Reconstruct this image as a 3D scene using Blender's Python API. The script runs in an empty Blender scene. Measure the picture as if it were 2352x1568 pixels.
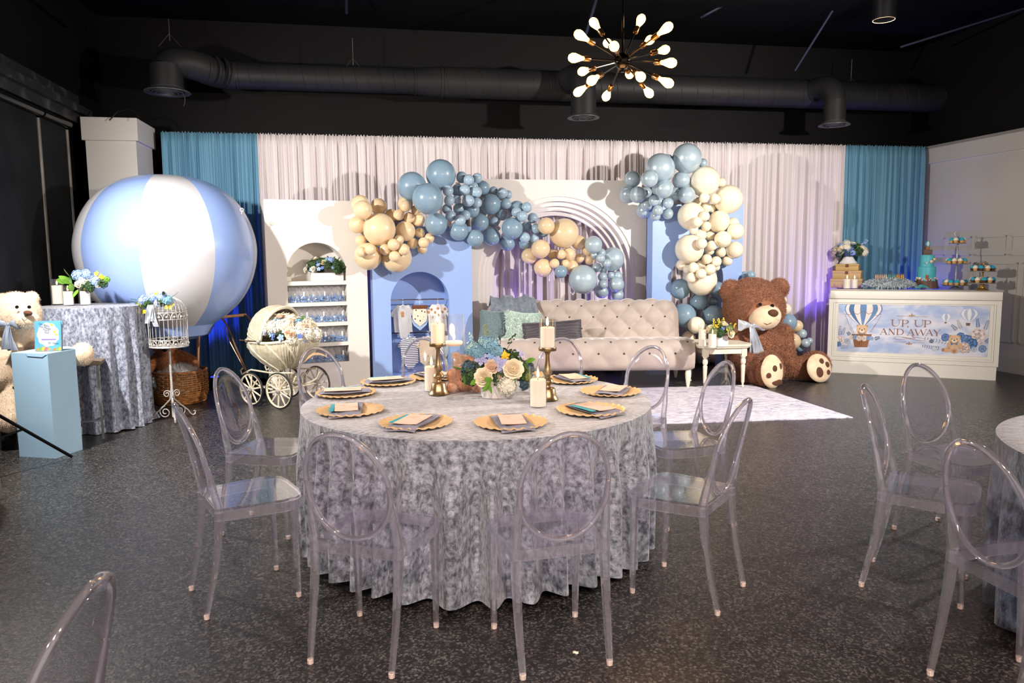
import bpy, bmesh, math, random
import numpy as np
from mathutils import Vector, Matrix
random.seed(7); RNG = np.random.default_rng(11)
SC = bpy.context.scene; COL = SC.collection
PI = math.pi; sin = math.sin; cos = math.cos
# ------------------------------------------------------------------ camera
FPX, PITCH, ROLL, EYE = 1715.0, 0.1112, -0.0089, 1.505
_f = Vector((0, cos(PITCH), -sin(PITCH))); _x = Vector((1, 0, 0)); _u = _x.cross(_f)
CR = _x*cos(ROLL) + _u*sin(ROLL); CU = _x*-sin(ROLL) + _u*cos(ROLL); CC = Vector((0, 0, EYE))
cd = bpy.data.cameras.new('camera'); cam = bpy.data.objects.new('camera', cd); COL.objects.link(cam)
cd.sensor_width = 36; cd.lens = FPX/2352*36; cd.clip_start = .02; cd.clip_end = 60
m4 = Matrix((CR, CU, -_f)).transposed().to_4x4(); m4.translation = CC; cam.matrix_world = m4
cd.dof.use_dof = True; cd.dof.focus_distance = 6.0; cd.dof.aperture_fstop = 9
SC.camera = cam
# ------------------------------------------------------------------ colour management, world, lights
SC.view_settings.view_transform = 'Standard'; SC.view_settings.look = 'None'
SC.view_settings.gamma = 1; SC.view_settings.use_curve_mapping = False
SC.view_settings.exposure = 0.18
SC.cycles.transparent_max_bounces = 40; SC.cycles.max_bounces = 12; SC.cycles.transmission_bounces = 12
SC.cycles.glossy_bounces = 6; SC.cycles.diffuse_bounces = 4; SC.cycles.sample_clamp_indirect = 6
W = bpy.data.worlds.new('world'); SC.world = W; W.use_nodes = True
W.node_tree.nodes['Background'].inputs[0].default_value = (.44, .40, .40, 1)
W.node_tree.nodes['Background'].inputs[1].default_value = 1.9
def lin(c):
    return tuple((v/255/12.92 if v/255 <= .04045 else ((v/255+.055)/1.055)**2.4) for v in c)
def light(name, kind, loc, target, power, col, size=.1, angle=110, blend=.4):
    d = bpy.data.lights.new(name, kind); d.energy = power; d.color = lin(col)
    if kind == 'AREA': d.shape = 'DISK'; d.size = size
    else: d.shadow_soft_size = size
    if kind == 'SPOT': d.spot_size = math.radians(angle); d.spot_blend = blend
    o = bpy.data.objects.new(name, d); COL.objects.link(o); o.location = loc
    if target is not None: o.rotation_euler = (Vector(target)-Vector(loc)).to_track_quat('-Z', 'Y').to_euler()
    return o
STROBE_L = (-3.72, 4.92, 2.75); STROBE_R = (4.75, 5.25, 2.90)
light('strobe_light', 'SPOT', STROBE_L, (.1, 7.6, .4), 1000, (255, 248, 242), .07, 166, 1.0)
light('strobe_light', 'SPOT', STROBE_R, (-.9, 8.8, 1.2), 1300, (255, 248, 242), .07, 162, 1.0)
CAN_AND_FILL_LAMPS = [(4.41, 9.05), (2.6, -1.6), (-2.2, -1.8), (.2, -1.9)]  # first hangs over the counter; the rest are unseen, added as front fill
# ------------------------------------------------------------------ pixel rays -> points at real distances
def ray(x, y): return _f + CR*((x-1176)/FPX) + CU*((784-y)/FPX)
def Pz(x, y, z): d = ray(x, y); return CC + d*((z-EYE)/d.z)
def Py(x, y, Y): d = ray(x, y); return CC + d*(Y/d.y)
def Pl(x, y, A, B):
    d = ray(x, y); n = Vector((-(B[1]-A[1]), B[0]-A[0], 0)); A3 = Vector((A[0], A[1], 0))
    return CC + d*(((A3-CC).dot(n))/d.dot(n))
# ------------------------------------------------------------------ materials
def srgb(c): return (*lin(c), 1)
def mat(name, c, r=.5, m=0., c2=None, ns=6., nd=.5, lo=.35, hi=.65, bump=0., bs=60., sheen=0., coat=0., trans=0.,
        ior=1.45, emit=None, es=0., sub=0., alpha=1., stretch=None, r2=None, wave=None, spec=None, detail=4):
    M = bpy.data.materials.new(name); M.use_nodes = True; nt = M.node_tree; N = nt.nodes; L = nt.links
    b = N['Principled BSDF']; I = b.inputs
    I['Base Color'].default_value = srgb(c); I['Roughness'].default_value = r; I['Metallic'].default_value = m
    I['IOR'].default_value = ior; I['Transmission Weight'].default_value = trans
    if sheen: I['Sheen Weight'].default_value = sheen; I['Sheen Roughness'].default_value = .4
    if coat: I['Coat Weight'].default_value = coat; I['Coat Roughness'].default_value = .08
    if sub: I['Subsurface Weight'].default_value = sub; I['Subsurface Scale'].default_value = .05
    if spec is not None: I['Specular IOR Level'].default_value = spec
    if emit: I['Emission Color'].default_value = srgb(emit); I['Emission Strength'].default_value = es
    I['Alpha'].default_value = alpha
    tc = N.new('ShaderNodeTexCoord'); co = tc.outputs['Object']
    if stretch:
        mp = N.new('ShaderNodeMapping'); mp.inputs['Scale'].default_value = stretch; L.new(co, mp.inputs['Vector']); co = mp.outputs[0]
    if c2:
        if wave:
            n = N.new('ShaderNodeTexWave'); n.inputs['Scale'].default_value = wave; n.inputs['Distortion'].default_value = nd
            n.bands_direction = 'DIAGONAL' if ns < 0 else 'Z'
            fac = n.outputs['Fac']
        else:
            n = N.new('ShaderNodeTexNoise'); n.inputs['Scale'].default_value = ns; n.inputs['Detail'].default_value = detail
            n.inputs['Distortion'].default_value = nd; fac = n.outputs['Fac']
        L.new(co, n.inputs['Vector'])
        rp = N.new('ShaderNodeValToRGB'); L.new(fac, rp.inputs[0])
        rp.color_ramp.elements[0].position = lo; rp.color_ramp.elements[1].position = hi
        rp.color_ramp.elements[0].color = srgb(c); rp.color_ramp.elements[1].color = srgb(c2)
        L.new(rp.outputs[0], I['Base Color'])
        if r2 is not None:
            mr = N.new('ShaderNodeMapRange'); mr.inputs['From Min'].default_value = lo; mr.inputs['From Max'].default_value = hi
            mr.inputs['To Min'].default_value = r; mr.inputs['To Max'].default_value = r2
            L.new(fac, mr.inputs[0]); L.new(mr.outputs[0], I['Roughness'])
    if bump:
        n2 = N.new('ShaderNodeTexNoise'); n2.inputs['Scale'].default_value = bs; n2.inputs['Detail'].default_value = 3; L.new(co, n2.inputs['Vector'])
        bp = N.new('ShaderNodeBump'); bp.inputs['Strength'].default_value = bump; bp.inputs['Distance'].default_value = .01
        L.new(n2.outputs['Fac'], bp.inputs['Height']); L.new(bp.outputs[0], I['Normal'])
    return M
def clear(name, tint, gloss=.06, refr=.25, ior=1.45, edge=1.0, haze=0.):
    """clear plastic or glass: part of the light goes straight through, part refracts, part mirrors by Fresnel"""
    M = bpy.data.materials.new(name); M.use_nodes = True; nt = M.node_tree; N = nt.nodes; L = nt.links; N.clear()
    out = N.new('ShaderNodeOutputMaterial'); t = N.new('ShaderNodeBsdfTransparent'); t.inputs[0].default_value = srgb(tint)
    g = N.new('ShaderNodeBsdfGlass'); g.inputs[0].default_value = srgb(tint); g.inputs['Roughness'].default_value = .02; g.inputs['IOR'].default_value = ior
    s = N.new('ShaderNodeBsdfGlossy'); s.inputs['Roughness'].default_value = gloss; s.inputs[0].default_value = (1, 1, 1, 1)
    fr = N.new('ShaderNodeFresnel'); fr.inputs[0].default_value = 1.0+.5*edge
    nz = N.new('ShaderNodeTexNoise'); nz.inputs['Scale'].default_value = 3; mr = N.new('ShaderNodeMapRange')
    mr.inputs['To Min'].default_value = refr*.8; mr.inputs['To Max'].default_value = refr*1.2
    L.new(nz.outputs['Fac'], mr.inputs[0])
    a = N.new('ShaderNodeMixShader'); L.new(mr.outputs[0], a.inputs[0]); L.new(t.outputs[0], a.inputs[1]); L.new(g.outputs[0], a.inputs[2])
    ge = N.new('ShaderNodeNewGeometry'); ff = N.new('ShaderNodeMath'); ff.operation = 'MULTIPLY'; iv = N.new('ShaderNodeMath'); iv.operation = 'SUBTRACT'; iv.inputs[0].default_value = 1
    L.new(ge.outputs['Backfacing'], iv.inputs[1]); L.new(iv.outputs[0], ff.inputs[0]); L.new(fr.outputs[0], ff.inputs[1])
    b = N.new('ShaderNodeMixShader'); L.new(ff.outputs[0], b.inputs[0]); L.new(a.outputs[0], b.inputs[1]); L.new(s.outputs[0], b.inputs[2])
    if haze:
        df = N.new('ShaderNodeBsdfDiffuse'); df.inputs[0].default_value = (.9, .9, .93, 1); tl_ = N.new('ShaderNodeMixShader'); tl_.inputs[0].default_value = haze
        L.new(b.outputs[0], tl_.inputs[1]); L.new(df.outputs[0], tl_.inputs[2]); L.new(tl_.outputs[0], out.inputs[0]); return M
    L.new(b.outputs[0], out.inputs[0]); return M
# ------------------------------------------------------------------ mesh builder
class MB:
    def __init__(s): s.v = []; s.f = []
    def add(s, vs, fs, M=None):
        o = len(s.v)
        s.v += [tuple(M @ Vector(p)) for p in vs] if M is not None else [tuple(p) for p in vs]
        s.f += [tuple(i+o for i in q) for q in fs]; return s
    def box(s, x0, x1, y0, y1, z0, z1, M=None):
        return s.add([(x0,y0,z0),(x1,y0,z0),(x1,y1,z0),(x0,y1,z0),(x0,y0,z1),(x1,y0,z1),(x1,y1,z1),(x0,y1,z1)],
                     [(0,3,2,1),(4,5,6,7),(0,1,5,4),(1,2,6,5),(2,3,7,6),(3,0,4,7)], M)
    def rbox(s, c, d, r=.01, M=None, seg=2):
        bm = bmesh.new(); bmesh.ops.create_cube(bm, size=1)
        for v in bm.verts: v.co = Vector((v.co.x*d[0]+c[0], v.co.y*d[1]+c[1], v.co.z*d[2]+c[2]))
        bmesh.ops.bevel(bm, geom=bm.edges[:], offset=min(r, min(d)*.49), segments=seg, affect='EDGES', profile=.5)
        s.add([v.co for v in bm.verts], [[v.index for v in f.verts] for f in bm.faces], M); bm.free(); return s
    def tube(s, pts, r, n=8, closed=False, M=None, cap=True):
        P = [Vector(p) for p in pts]; k = len(P); R = r if isinstance(r, (list, tuple)) else [r]*k
        vs = []; fs = []; up = None
        for i, p in enumerate(P):
            t = ((P[(i+1) % k]-P[i-1]) if closed else (P[min(i+1, k-1)]-P[max(i-1, 0)])).normalized()
            if up is None: up = t.orthogonal().normalized()
            up = (up - t*up.dot(t)); up = up.normalized() if up.length > 1e-6 else t.orthogonal().normalized()
            w = t.cross(up)
            for j in range(n):
                a = 2*PI*j/n; vs.append(p + (up*cos(a)+w*sin(a))*R[i])
        for i in range(k if closed else k-1):
            for j in range(n):
                a = i*n+j; b = i*n+(j+1) % n; c = ((i+1) % k)*n+(j+1) % n; d = ((i+1) % k)*n+j
                fs.append((a, b, c, d))
        if cap and not closed: fs += [tuple(range(n-1, -1, -1)), tuple((k-1)*n+j for j in range(n))]
        return s.add(vs, fs, M)
    def lathe(s, prof, n=24, M=None, c=(0, 0, 0), cap=True):
        vs = [(c[0]+r*cos(2*PI*j/n), c[1]+r*sin(2*PI*j/n), c[2]+z) for r, z in prof for j in range(n)]; fs = []
        for i in range(len(prof)-1):
            for j in range(n): fs.append((i*n+j, i*n+(j+1) % n, (i+1)*n+(j+1) % n, (i+1)*n+j))
        if cap: fs += [tuple(range(n-1, -1, -1)), tuple((len(prof)-1)*n+j for j in range(n))]
        return s.add(vs, fs, M)
    def ell(s, c, r, nu=16, nv=10, M=None):
        r = (r, r, r) if isinstance(r, (int, float)) else r
        T = Matrix.Translation(Vector(c)) if M is None else Matrix.Translation(Vector(c)) @ M
        vs = [(0, 0, -r[2])]; fs = []
        for i in range(1, nv):
            a = -PI/2+PI*i/nv
            for j in range(nu): vs.append((r[0]*cos(a)*cos(2*PI*j/nu), r[1]*cos(a)*sin(2*PI*j/nu), r[2]*sin(a)))
        vs.append((0, 0, r[2])); e = len(vs)-1
        for j in range(nu):
            fs.append((0, 1+(j+1) % nu, 1+j)); fs.append((e, e-nu+j, e-nu+(j+1) % nu))
            for i in range(nv-2):
                a = 1+i*nu; fs.append((a+j, a+(j+1) % nu, a+nu+(j+1) % nu, a+nu+j))
        return s.add(vs, fs, T)
    def grid(s, fn, nu, nv, cu=False, M=None):
        vs = [fn(i/(nu if cu else nu-1), j/(nv-1)) for j in range(nv) for i in range(nu)]; fs = []
        for j in range(nv-1):
            for i in range(nu if cu else nu-1):
                fs.append((j*nu+i, j*nu+(i+1) % nu, (j+1)*nu+(i+1) % nu, (j+1)*nu+i))
        return s.add(vs, fs, M)
    def prism(s, poly, y0, y1, M=None):
        """polygon in x,z extruded along y"""
        n = len(poly); vs = [(x, y0, z) for x, z in poly]+[(x, y1, z) for x, z in poly]
        fs = [tuple(range(n)), tuple(range(2*n-1, n-1, -1))]+[(i, i+n, (i+1) % n+n, (i+1) % n) for i in range(n)]
        return s.add(vs, fs, M)
    def mesh(s, name, smooth=True, fix=True):
        me = bpy.data.meshes.new(name); me.from_pydata(s.v, [], s.f); me.update()
        if fix:
            bm = bmesh.new(); bm.from_mesh(me); bmesh.ops.recalc_face_normals(bm, faces=bm.faces[:]); bm.to_mesh(me); bm.free()
        if smooth is True: me.polygons.foreach_set('use_smooth', [True]*len(me.polygons))
        elif smooth: smooth_angle(me, smooth)
        return me
def smooth_angle(me, deg):
    me.polygons.foreach_set('use_smooth', [True]*len(me.polygons))
    bm = bmesh.new(); bm.from_mesh(me)
    for e in bm.edges:
        if len(e.link_faces) != 2 or e.calc_face_angle(0) > math.radians(deg): e.smooth = False
    bm.to_mesh(me); bm.free()
def link(name, me, m, parent=None, loc=None, rz=None, scale=None):
    o = bpy.data.objects.new(name, me); COL.objects.link(o)
    if m is not None and len(me.materials) == 0: me.materials.append(m)
    elif m is not None and me.materials[0] != m:
        o.material_slots[0].link = 'OBJECT'; o.material_slots[0].material = m
    if parent is not None: o.parent = parent
    if loc is not None: o.location = loc
    if rz is not None: o.rotation_euler = (0, 0, rz)
    if scale is not None: o.scale = (scale,)*3 if isinstance(scale, (int, float)) else scale
    return o
def tag(o, label, cat, group=None):
    o['label'] = label; o['category'] = cat
    if group: o['group'] = group
    return o
def thing(name, label, cat, loc=(0, 0, 0), rz=0, group=None):
    o = bpy.data.objects.new(name, None); COL.objects.link(o); o.location = loc; o.rotation_euler = (0, 0, rz)
    o.empty_display_size = .1
    return tag(o, label, cat, group)
def part(name, mb, m, parent, smooth=40, **k): return link(name, mb.mesh(name, smooth), m, parent, **k)
def solo(name, mb, m, label, cat, loc=(0, 0, 0), rz=0, group=None, smooth=40):
    return tag(link(name, mb.mesh(name, smooth), m, None, loc, rz), label, cat, group)
def struct(name, mb, m, parent=None, smooth=False, loc=None, rz=None):
    o = link(name, mb.mesh(name, smooth), m, parent, loc, rz)
    if parent is None: o['kind'] = 'structure'
    return o
def blob(mb, voxel, smooth=8):
    """melt overlapping volumes into one continuous skin"""
    me = mb.mesh('tmp', True); o = bpy.data.objects.new('tmp', me); COL.objects.link(o)
    a = o.modifiers.new('r', 'REMESH'); a.mode = 'VOXEL'; a.voxel_size = voxel; a.use_smooth_shade = True
    b = o.modifiers.new('s', 'SMOOTH'); b.factor = .5; b.iterations = smooth
    bpy.context.view_layer.update(); dg = bpy.context.evaluated_depsgraph_get()
    r = bpy.data.meshes.new_from_object(o.evaluated_get(dg)); bpy.data.objects.remove(o); bpy.data.meshes.remove(me)
    r.polygons.foreach_set('use_smooth', [True]*len(r.polygons)); r.materials.clear(); return r
def fur(parent, me, m, n, length, width, droop=.4, name='fur', keep=None):
    """thin tapered hairs standing on a skin"""
    me.calc_loop_triangles(); T = np.zeros(len(me.loop_triangles)*3, 'i'); me.loop_triangles.foreach_get('vertices', T); T = T.reshape(-1, 3)
    V = np.zeros(len(me.vertices)*3); me.vertices.foreach_get('co', V); V = V.reshape(-1, 3)
    a, b, c = V[T[:, 0]], V[T[:, 1]], V[T[:, 2]]; nn = np.cross(b-a, c-a); ar = np.linalg.norm(nn, axis=1)
    i = RNG.choice(len(T), n, p=ar/ar.sum()); u = RNG.random((n, 1)); w = RNG.random((n, 1)); fl = (u+w) > 1; u = np.where(fl, 1-u, u); w = np.where(fl, 1-w, w)
    P = a[i]+(b-a)[i]*u+(c-a)[i]*w; Nn = nn[i]/(ar[i][:, None]+1e-12)
    if keep is not None:
        k = np.array([keep(p) for p in P]); P = P[k]; Nn = Nn[k]; n = len(P)
    d = Nn+RNG.normal(0, .45, (n, 3))+np.array([0, 0, -droop]); d /= np.linalg.norm(d, axis=1)[:, None]
    s = np.cross(d, RNG.normal(0, 1, (n, 3))); s /= np.linalg.norm(s, axis=1)[:, None]
    ln = length*(.6+.8*RNG.random((n, 1)))
    Q = np.stack([P-s*width-Nn*.004, P+s*width-Nn*.004, P+d*ln], 1).reshape(-1, 3)
    h = bpy.data.meshes.new(name); h.vertices.add(3*n); h.vertices.foreach_set('co', Q.ravel()); h.loops.add(3*n); h.loops.foreach_set('vertex_index', np.arange(3*n))
    h.polygons.add(n); h.polygons.foreach_set('loop_start', np.arange(0, 3*n, 3)); h.update(); h.validate()
    o = link(name, h, m, parent); o['kind'] = 'stuff'; return o
def rotz(a): return Matrix.Rotation(a, 4, 'Z')
def rotx(a): return Matrix.Rotation(a, 4, 'X')
def roty(a): return Matrix.Rotation(a, 4, 'Y')
def trans(x, y, z): return Matrix.Translation((x, y, z))
def aim(d): return Vector(d).to_track_quat('Z', 'Y').to_matrix().to_4x4()
# ================================================================== the room
def floor_mat():
    M = mat('floor_terrazzo', (30, 29, 29), .34, c2=(40, 38, 38), ns=3, lo=.3, hi=.75)
    nt = M.node_tree; N = nt.nodes; L = nt.links; b = N['Principled BSDF']
    src = b.inputs['Base Color'].links[0].from_socket
    tc = N['Texture Coordinate'] if 'Texture Coordinate' in N else N.new('ShaderNodeTexCoord')
    n = N.new('ShaderNodeTexNoise'); n.inputs['Scale'].default_value = 60; n.inputs['Detail'].default_value = 4; n.inputs['Roughness'].default_value = .8
    L.new(tc.outputs['Object'], n.inputs['Vector'])
    vo = N.new('ShaderNodeTexVoronoi'); vo.inputs['Scale'].default_value = 120; L.new(tc.outputs['Object'], vo.inputs['Vector'])
    r = N.new('ShaderNodeValToRGB'); r.color_ramp.elements[0].position = .55; r.color_ramp.elements[1].position = 1.0; L.new(vo.outputs['Color'], r.inputs[0])
    mx = N.new('ShaderNodeMix'); mx.data_type = 'RGBA'; L.new(r.outputs[0], mx.inputs[0]); L.new(src, mx.inputs[6]); mx.inputs[7].default_value = srgb((110, 107, 104))
    L.new(mx.outputs[2], b.inputs['Base Color'])
    bp = N.new('ShaderNodeBump'); bp.inputs['Strength'].default_value = .5; bp.inputs['Distance'].default_value = .004
    L.new(n.outputs['Fac'], bp.inputs['Height']); L.new(bp.outputs[0], b.inputs['Normal'])
    mr = N.new('ShaderNodeMapRange'); mr.inputs['To Min'].default_value = .16; mr.inputs['To Max'].default_value = .42
    L.new(n.outputs['Fac'], mr.inputs[0]); L.new(mr.outputs[0], b.inputs['Roughness']); return M
M_floor = floor_mat()
M_black = mat('black_paint', (8, 8, 10), .6, c2=(13, 13, 15), spec=.15, ns=1.5, bump=.1, bs=30)
M_blackwall = mat('charcoal_wall_paint', (12, 12, 13), .65, spec=.2, c2=(16, 15, 15), ns=.8, bump=.1, bs=40)
M_white = mat('white_wall_paint', (200, 196, 188), .5, c2=(206, 202, 194), ns=1.2, bump=.04, bs=50)
M_panel = mat('matte_white_board', (232, 227, 219), .45, c2=(228, 222, 214), ns=1.5)
M_blue = mat('powder_blue_board', (150, 178, 230), .42, c2=(154, 182, 233), ns=1.5)
CA = Vector((-4.14, 9.07, 0)); CB = Vector((5.90, 10.88, 0)); CD = (CB-CA).normalized(); CN = Vector((-CD.y, CD.x, 0)); YAW = math.atan2(CD.y, CD.x)
struct('floor', MB().box(-9, 10, -4, 14, -.1, 0), M_floor)
CEIL = 4.5
struct('ceiling', MB().box(-9, 10, -4, 14, CEIL, CEIL+.1), M_black)
bw = CA+CN*.62
struct('wall_back', MB().box(-1.3, 12.3, 0, .1, 0, CEIL), M_blackwall, loc=bw, rz=YAW)
WLo = Vector((-4.82, 8.28, 0)); WLd = Vector((.18, -.984, 0)).normalized(); WLa = math.atan2(WLd.y, WLd.x)
struct('wall_left', MB().box(-2.2, 12.5, -.12, 0, 0, CEIL), M_black, loc=WLo, rz=WLa)
WRo = Vector((5.96, 11.15, 0)); WRd = Vector((.21, -.98, 0)).normalized(); WRa = math.atan2(WRd.y, WRd.x)
wr = struct('wall_right', MB().box(-.6, 14.5, 0, .12, 0, 3.0), M_white, loc=WRo, rz=WRa)
struct('wall_right_upper', MB().box(-.6, 14.5, .05, .15, 3.0, CEIL), M_blackwall, loc=WRo, rz=WRa)
struct('cap_rail', MB().box(-.6, 14.5, -.035, .0, 2.79, 3.04).box(-.6, 14.5, -.035, .14, 3.0, 3.04), M_white, wr)
struct('chair_rail', MB().box(-.6, 14.5, -.014, 0, 1.50, 1.56), M_white, wr)
bb = struct('baseboard_right', MB().box(-.6, 14.5, -.02, 0, 0, .2).box(-.6, 14.5, -.026, 0, 0, .03), M_white, loc=WRo, rz=WRa)
B2 = WRo+WRd
def wl(x, y): p = Pl(x, y, WRo, B2); return (p-WRo).dot(WRd), p.z
def frame_on_wall(a0, a1, z0, z1):
    w = .022; mb = MB()
    for (p, q, r, t) in ((a0, a1, z0, z0+w), (a0, a1, z1-w, z1), (a0, a0+w, z0, z1), (a1-w, a1, z0, z1)): mb.box(p, q, -.016, 0, r, t)
    struct('panel_molding', mb, M_white, wr)
a0, zt = wl(2170, 545); a1, _ = wl(2230, 543); b0, _ = wl(2243, 542); sp = b0-a0; zb = wl(2171, 587)[1]
for k in range(9): frame_on_wall(a0+sp*k*1.0, a0+sp*k+(sp-.07), zb, zt)
c0, z2 = wl(2240, 602)
for k in range(-1, 8): frame_on_wall(c0+sp*1.35*k, c0+sp*1.35*(k+1)-.07, .38, z2)
# pillar in the left corner
pl = thing('wall_pillar', 'white corner pillar with a wide cap behind the striped balloon', 'pillar', (-4.17, 8.52, 0), YAW); del pl['label'], pl['category']; pl['kind'] = 'structure'
struct('shaft', MB().box(-.52, 0, 0, .62, 0, 2.99), M_white, pl)
struct('cap', MB().rbox((-.26, .32, 2.96), (.58, .70, .25), .006), M_white, pl)
# steel ledge, roller blinds and their tubes on the left wall
M_steel = mat('worn_dark_steel', (44, 45, 47), .5, .4, c2=(92, 92, 92), ns=5, lo=.5, hi=.75, bump=.2, bs=30)
M_blind = mat('black_blind_cloth', (14, 15, 18), .75, spec=.2, bump=.15, bs=200, c2=(28, 29, 32), ns=2)
M_gap = mat('grey_steel_channel', (128, 122, 114), .5, .2, c2=(98, 93, 88), ns=4)
tr = struct('trim_1', MB().box(-.4, 7.5, 0, .16, 3.12, 3.20).box(-.4, 7.5, 0, .03, 3.2, 3.36).box(-.4, 7.5, .0, .10, 3.02, 3.12), M_steel, loc=WLo, rz=WLa)
tr2 = struct('trim_2', MB().box(-.2, 7.5, 0, .05, 4.05, 4.12), M_black, loc=WLo, rz=WLa)
def on_left(x, y): p = Pl(x, y, WLo, WLo+WLd); return (p-WLo).dot(WLd)
g1 = on_left(92, 450); e0 = .03
for i, (s0, s1, lab) in enumerate(((e0+.05, g1-.03, 'black roller blind hanging next to the white corner pillar'), (g1+.05, g1+1.9, 'black roller blind hanging behind the cream teddy bear, nearest the camera'))):
    t = thing('roller_blind', lab, 'blind', WLo, WLa, 'black roller blinds on the left wall')
    part('cloth', MB().box(s0, s1, .035, .04, .1, 2.94), M_blind, t, False)
    part('roller_tube', MB().tube([(s0-.02, .07, 2.97), (s1+.02, .07, 2.97)], .04, 14), mat('gloss_black_tube', (16, 16, 17), .2, c2=(20, 20, 22)), t)
    part('bottom_bar', MB().rbox(((s0+s1)/2, .038, .1), (s1-s0, .02, .04), .005), M_black, t)
for i, s in enumerate((g1, e0)):
    struct('trim_%d' % (i+3), MB().tube([(s, .03, 0), (s, .03, 2.92)], .022, 10), M_gap, loc=WLo, rz=WLa, smooth=40)
# ceiling steelwork
for i, (y, lab) in enumerate(((3.2, 'dark ceiling beam nearest the camera'),)):
    o = struct('trim_%d' % (i+5), MB().box(-6, 8, -.05, .05, CEIL-.3, CEIL).box(-6, 8, -.1, .1, CEIL-.32, CEIL-.29), M_black, loc=(0, y, 0), rz=YAW)
M_brace = mat('steel_with_blue_light', (34, 36, 66), .5, c2=(26, 27, 44), ns=4)  # blue light falling on the braces is put into the steel colour
for (xa, ya, xb, yb, Y, lab) in ((1895, 52, 1826, 162, 9.6, 'slanted dark steel brace with blue light in its colour above the cream balloons'), (1372, -10, 1346, 78, 8.2, 'slanted dark steel brace with blue light in its colour behind the chandelier'), (2190, 70, 2068, 108, 9.8, 'slanted dark steel brace with blue light in its colour near the right wall'), (1700, -8, 1610, 40, 9.3, 'slanted dark steel brace with blue light in its colour right of the chandelier'), (796, -6, 796, 30, 8.6, 'short dark steel hanger with blue light in its colour above the duct')):
    a = Py(xa, ya, Y); b = Py(xb, yb, Y+.3); d = (a-b).normalized(); a = b+d*max(((CEIL-.02-b.z)/d.z if d.z > .05 else 0), (a-b).length)
    q = MB().tube([(0, 0, 0), tuple(a-b)], .016, 6); solo('ceiling_brace', q, M_brace, lab, 'brace', b, 0, 'ceiling braces with blue light in their colour')
# ================================================================== drapes
def drape_mat(name, c, c2, rough=.6): return mat(name, c, rough, c2=c2, ns=2.5, stretch=(3, 3, .15), sheen=.15, bump=.05, bs=300)
M_teal = drape_mat('teal_drape_cloth', (94, 146, 171), (104, 154, 179))
M_ivory = drape_mat('ivory_drape_cloth', (228, 219, 218), (220, 210, 210))
def drape(name, s0, s1, m, lab, seed):
    rg = np.random.default_rng(seed); n = int((s1-s0)*150); R = 22
    s = np.linspace(s0, s1, n); z = np.linspace(0, 1, R)
    def waves(lo, hi, k):
        f = rg.uniform(lo, hi, k); ph = rg.uniform(0, 2*PI, k); return sum(np.sin(2*PI*f[i]*s+ph[i]) for i in range(k))/math.sqrt(k)
    fine = waves(22, 38, 6); wide = waves(5, 10, 4); mid = waves(11, 19, 4)
    P = []
    for t in z:      # t=0 hem, 1 top
        k = t**1.3
        y = .05*(1-.72*k)*np.tanh(1.5*wide)+.024*mid*(1-.5*k)+.0065*fine*(.25+.9*k)
        if t > .975: y = y*.5
        P.append(np.stack([s, -y, np.full(n, .03+(3.0+.012*fine.clip(-1, 1)*(t > .99))*t)], 1))
    V = np.concatenate(P); F = []
    me = bpy.data.meshes.new(name); idx = np.arange(n*R).reshape(R, n)
    q = np.stack([idx[:-1, :-1], idx[:-1, 1:], idx[1:, 1:], idx[1:, :-1]], -1).reshape(-1, 4)
    me.from_pydata(V.tolist(), [], q.tolist()); me.polygons.foreach_set('use_smooth', [True]*len(me.polygons))
    o = link(name, me, m, None, CA, YAW); sd = o.modifiers.new('thick', 'SOLIDIFY'); sd.thickness = .002
    tag(o, lab, 'curtain', 'floor length backdrop drapes'); return o
def along(x, y=330): return (Pl(x, y, CA, CB)-CA).dot(CD)
LEN = (CB-CA).length
drape('drape', 0, along(591), M_teal, 'teal drape at the left end, behind the striped balloon', 1)
drape('drape', along(591)+.004, along(948), M_ivory, 'ivory drape beside the left teal drape, above the white shelf panel', 2)
drape('drape', along(948)+.004, along(1466), M_ivory, 'ivory drape in the middle, seen through the white arch', 3)
drape('drape', along(1466)+.004, along(1942), M_ivory, 'ivory drape right of the middle, behind the brown bear', 4)
drape('drape', along(1942)+.004, LEN, M_teal, 'teal drape at the right end, behind the cake', 5)
t = thing('drape_support', 'black pipe frame holding up the backdrop drapes', 'pipe frame', CA+CN*.13, YAW)
part('rail', MB().tube([(0, 0, 3.0), (LEN, 0, 3.0)], .02, 8), M_black, t)
for k in range(5): part('upright', MB().tube([(LEN*k/4, .03, 0), (LEN*k/4, .03, 3.0)], .022, 8), M_black, t)
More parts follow.
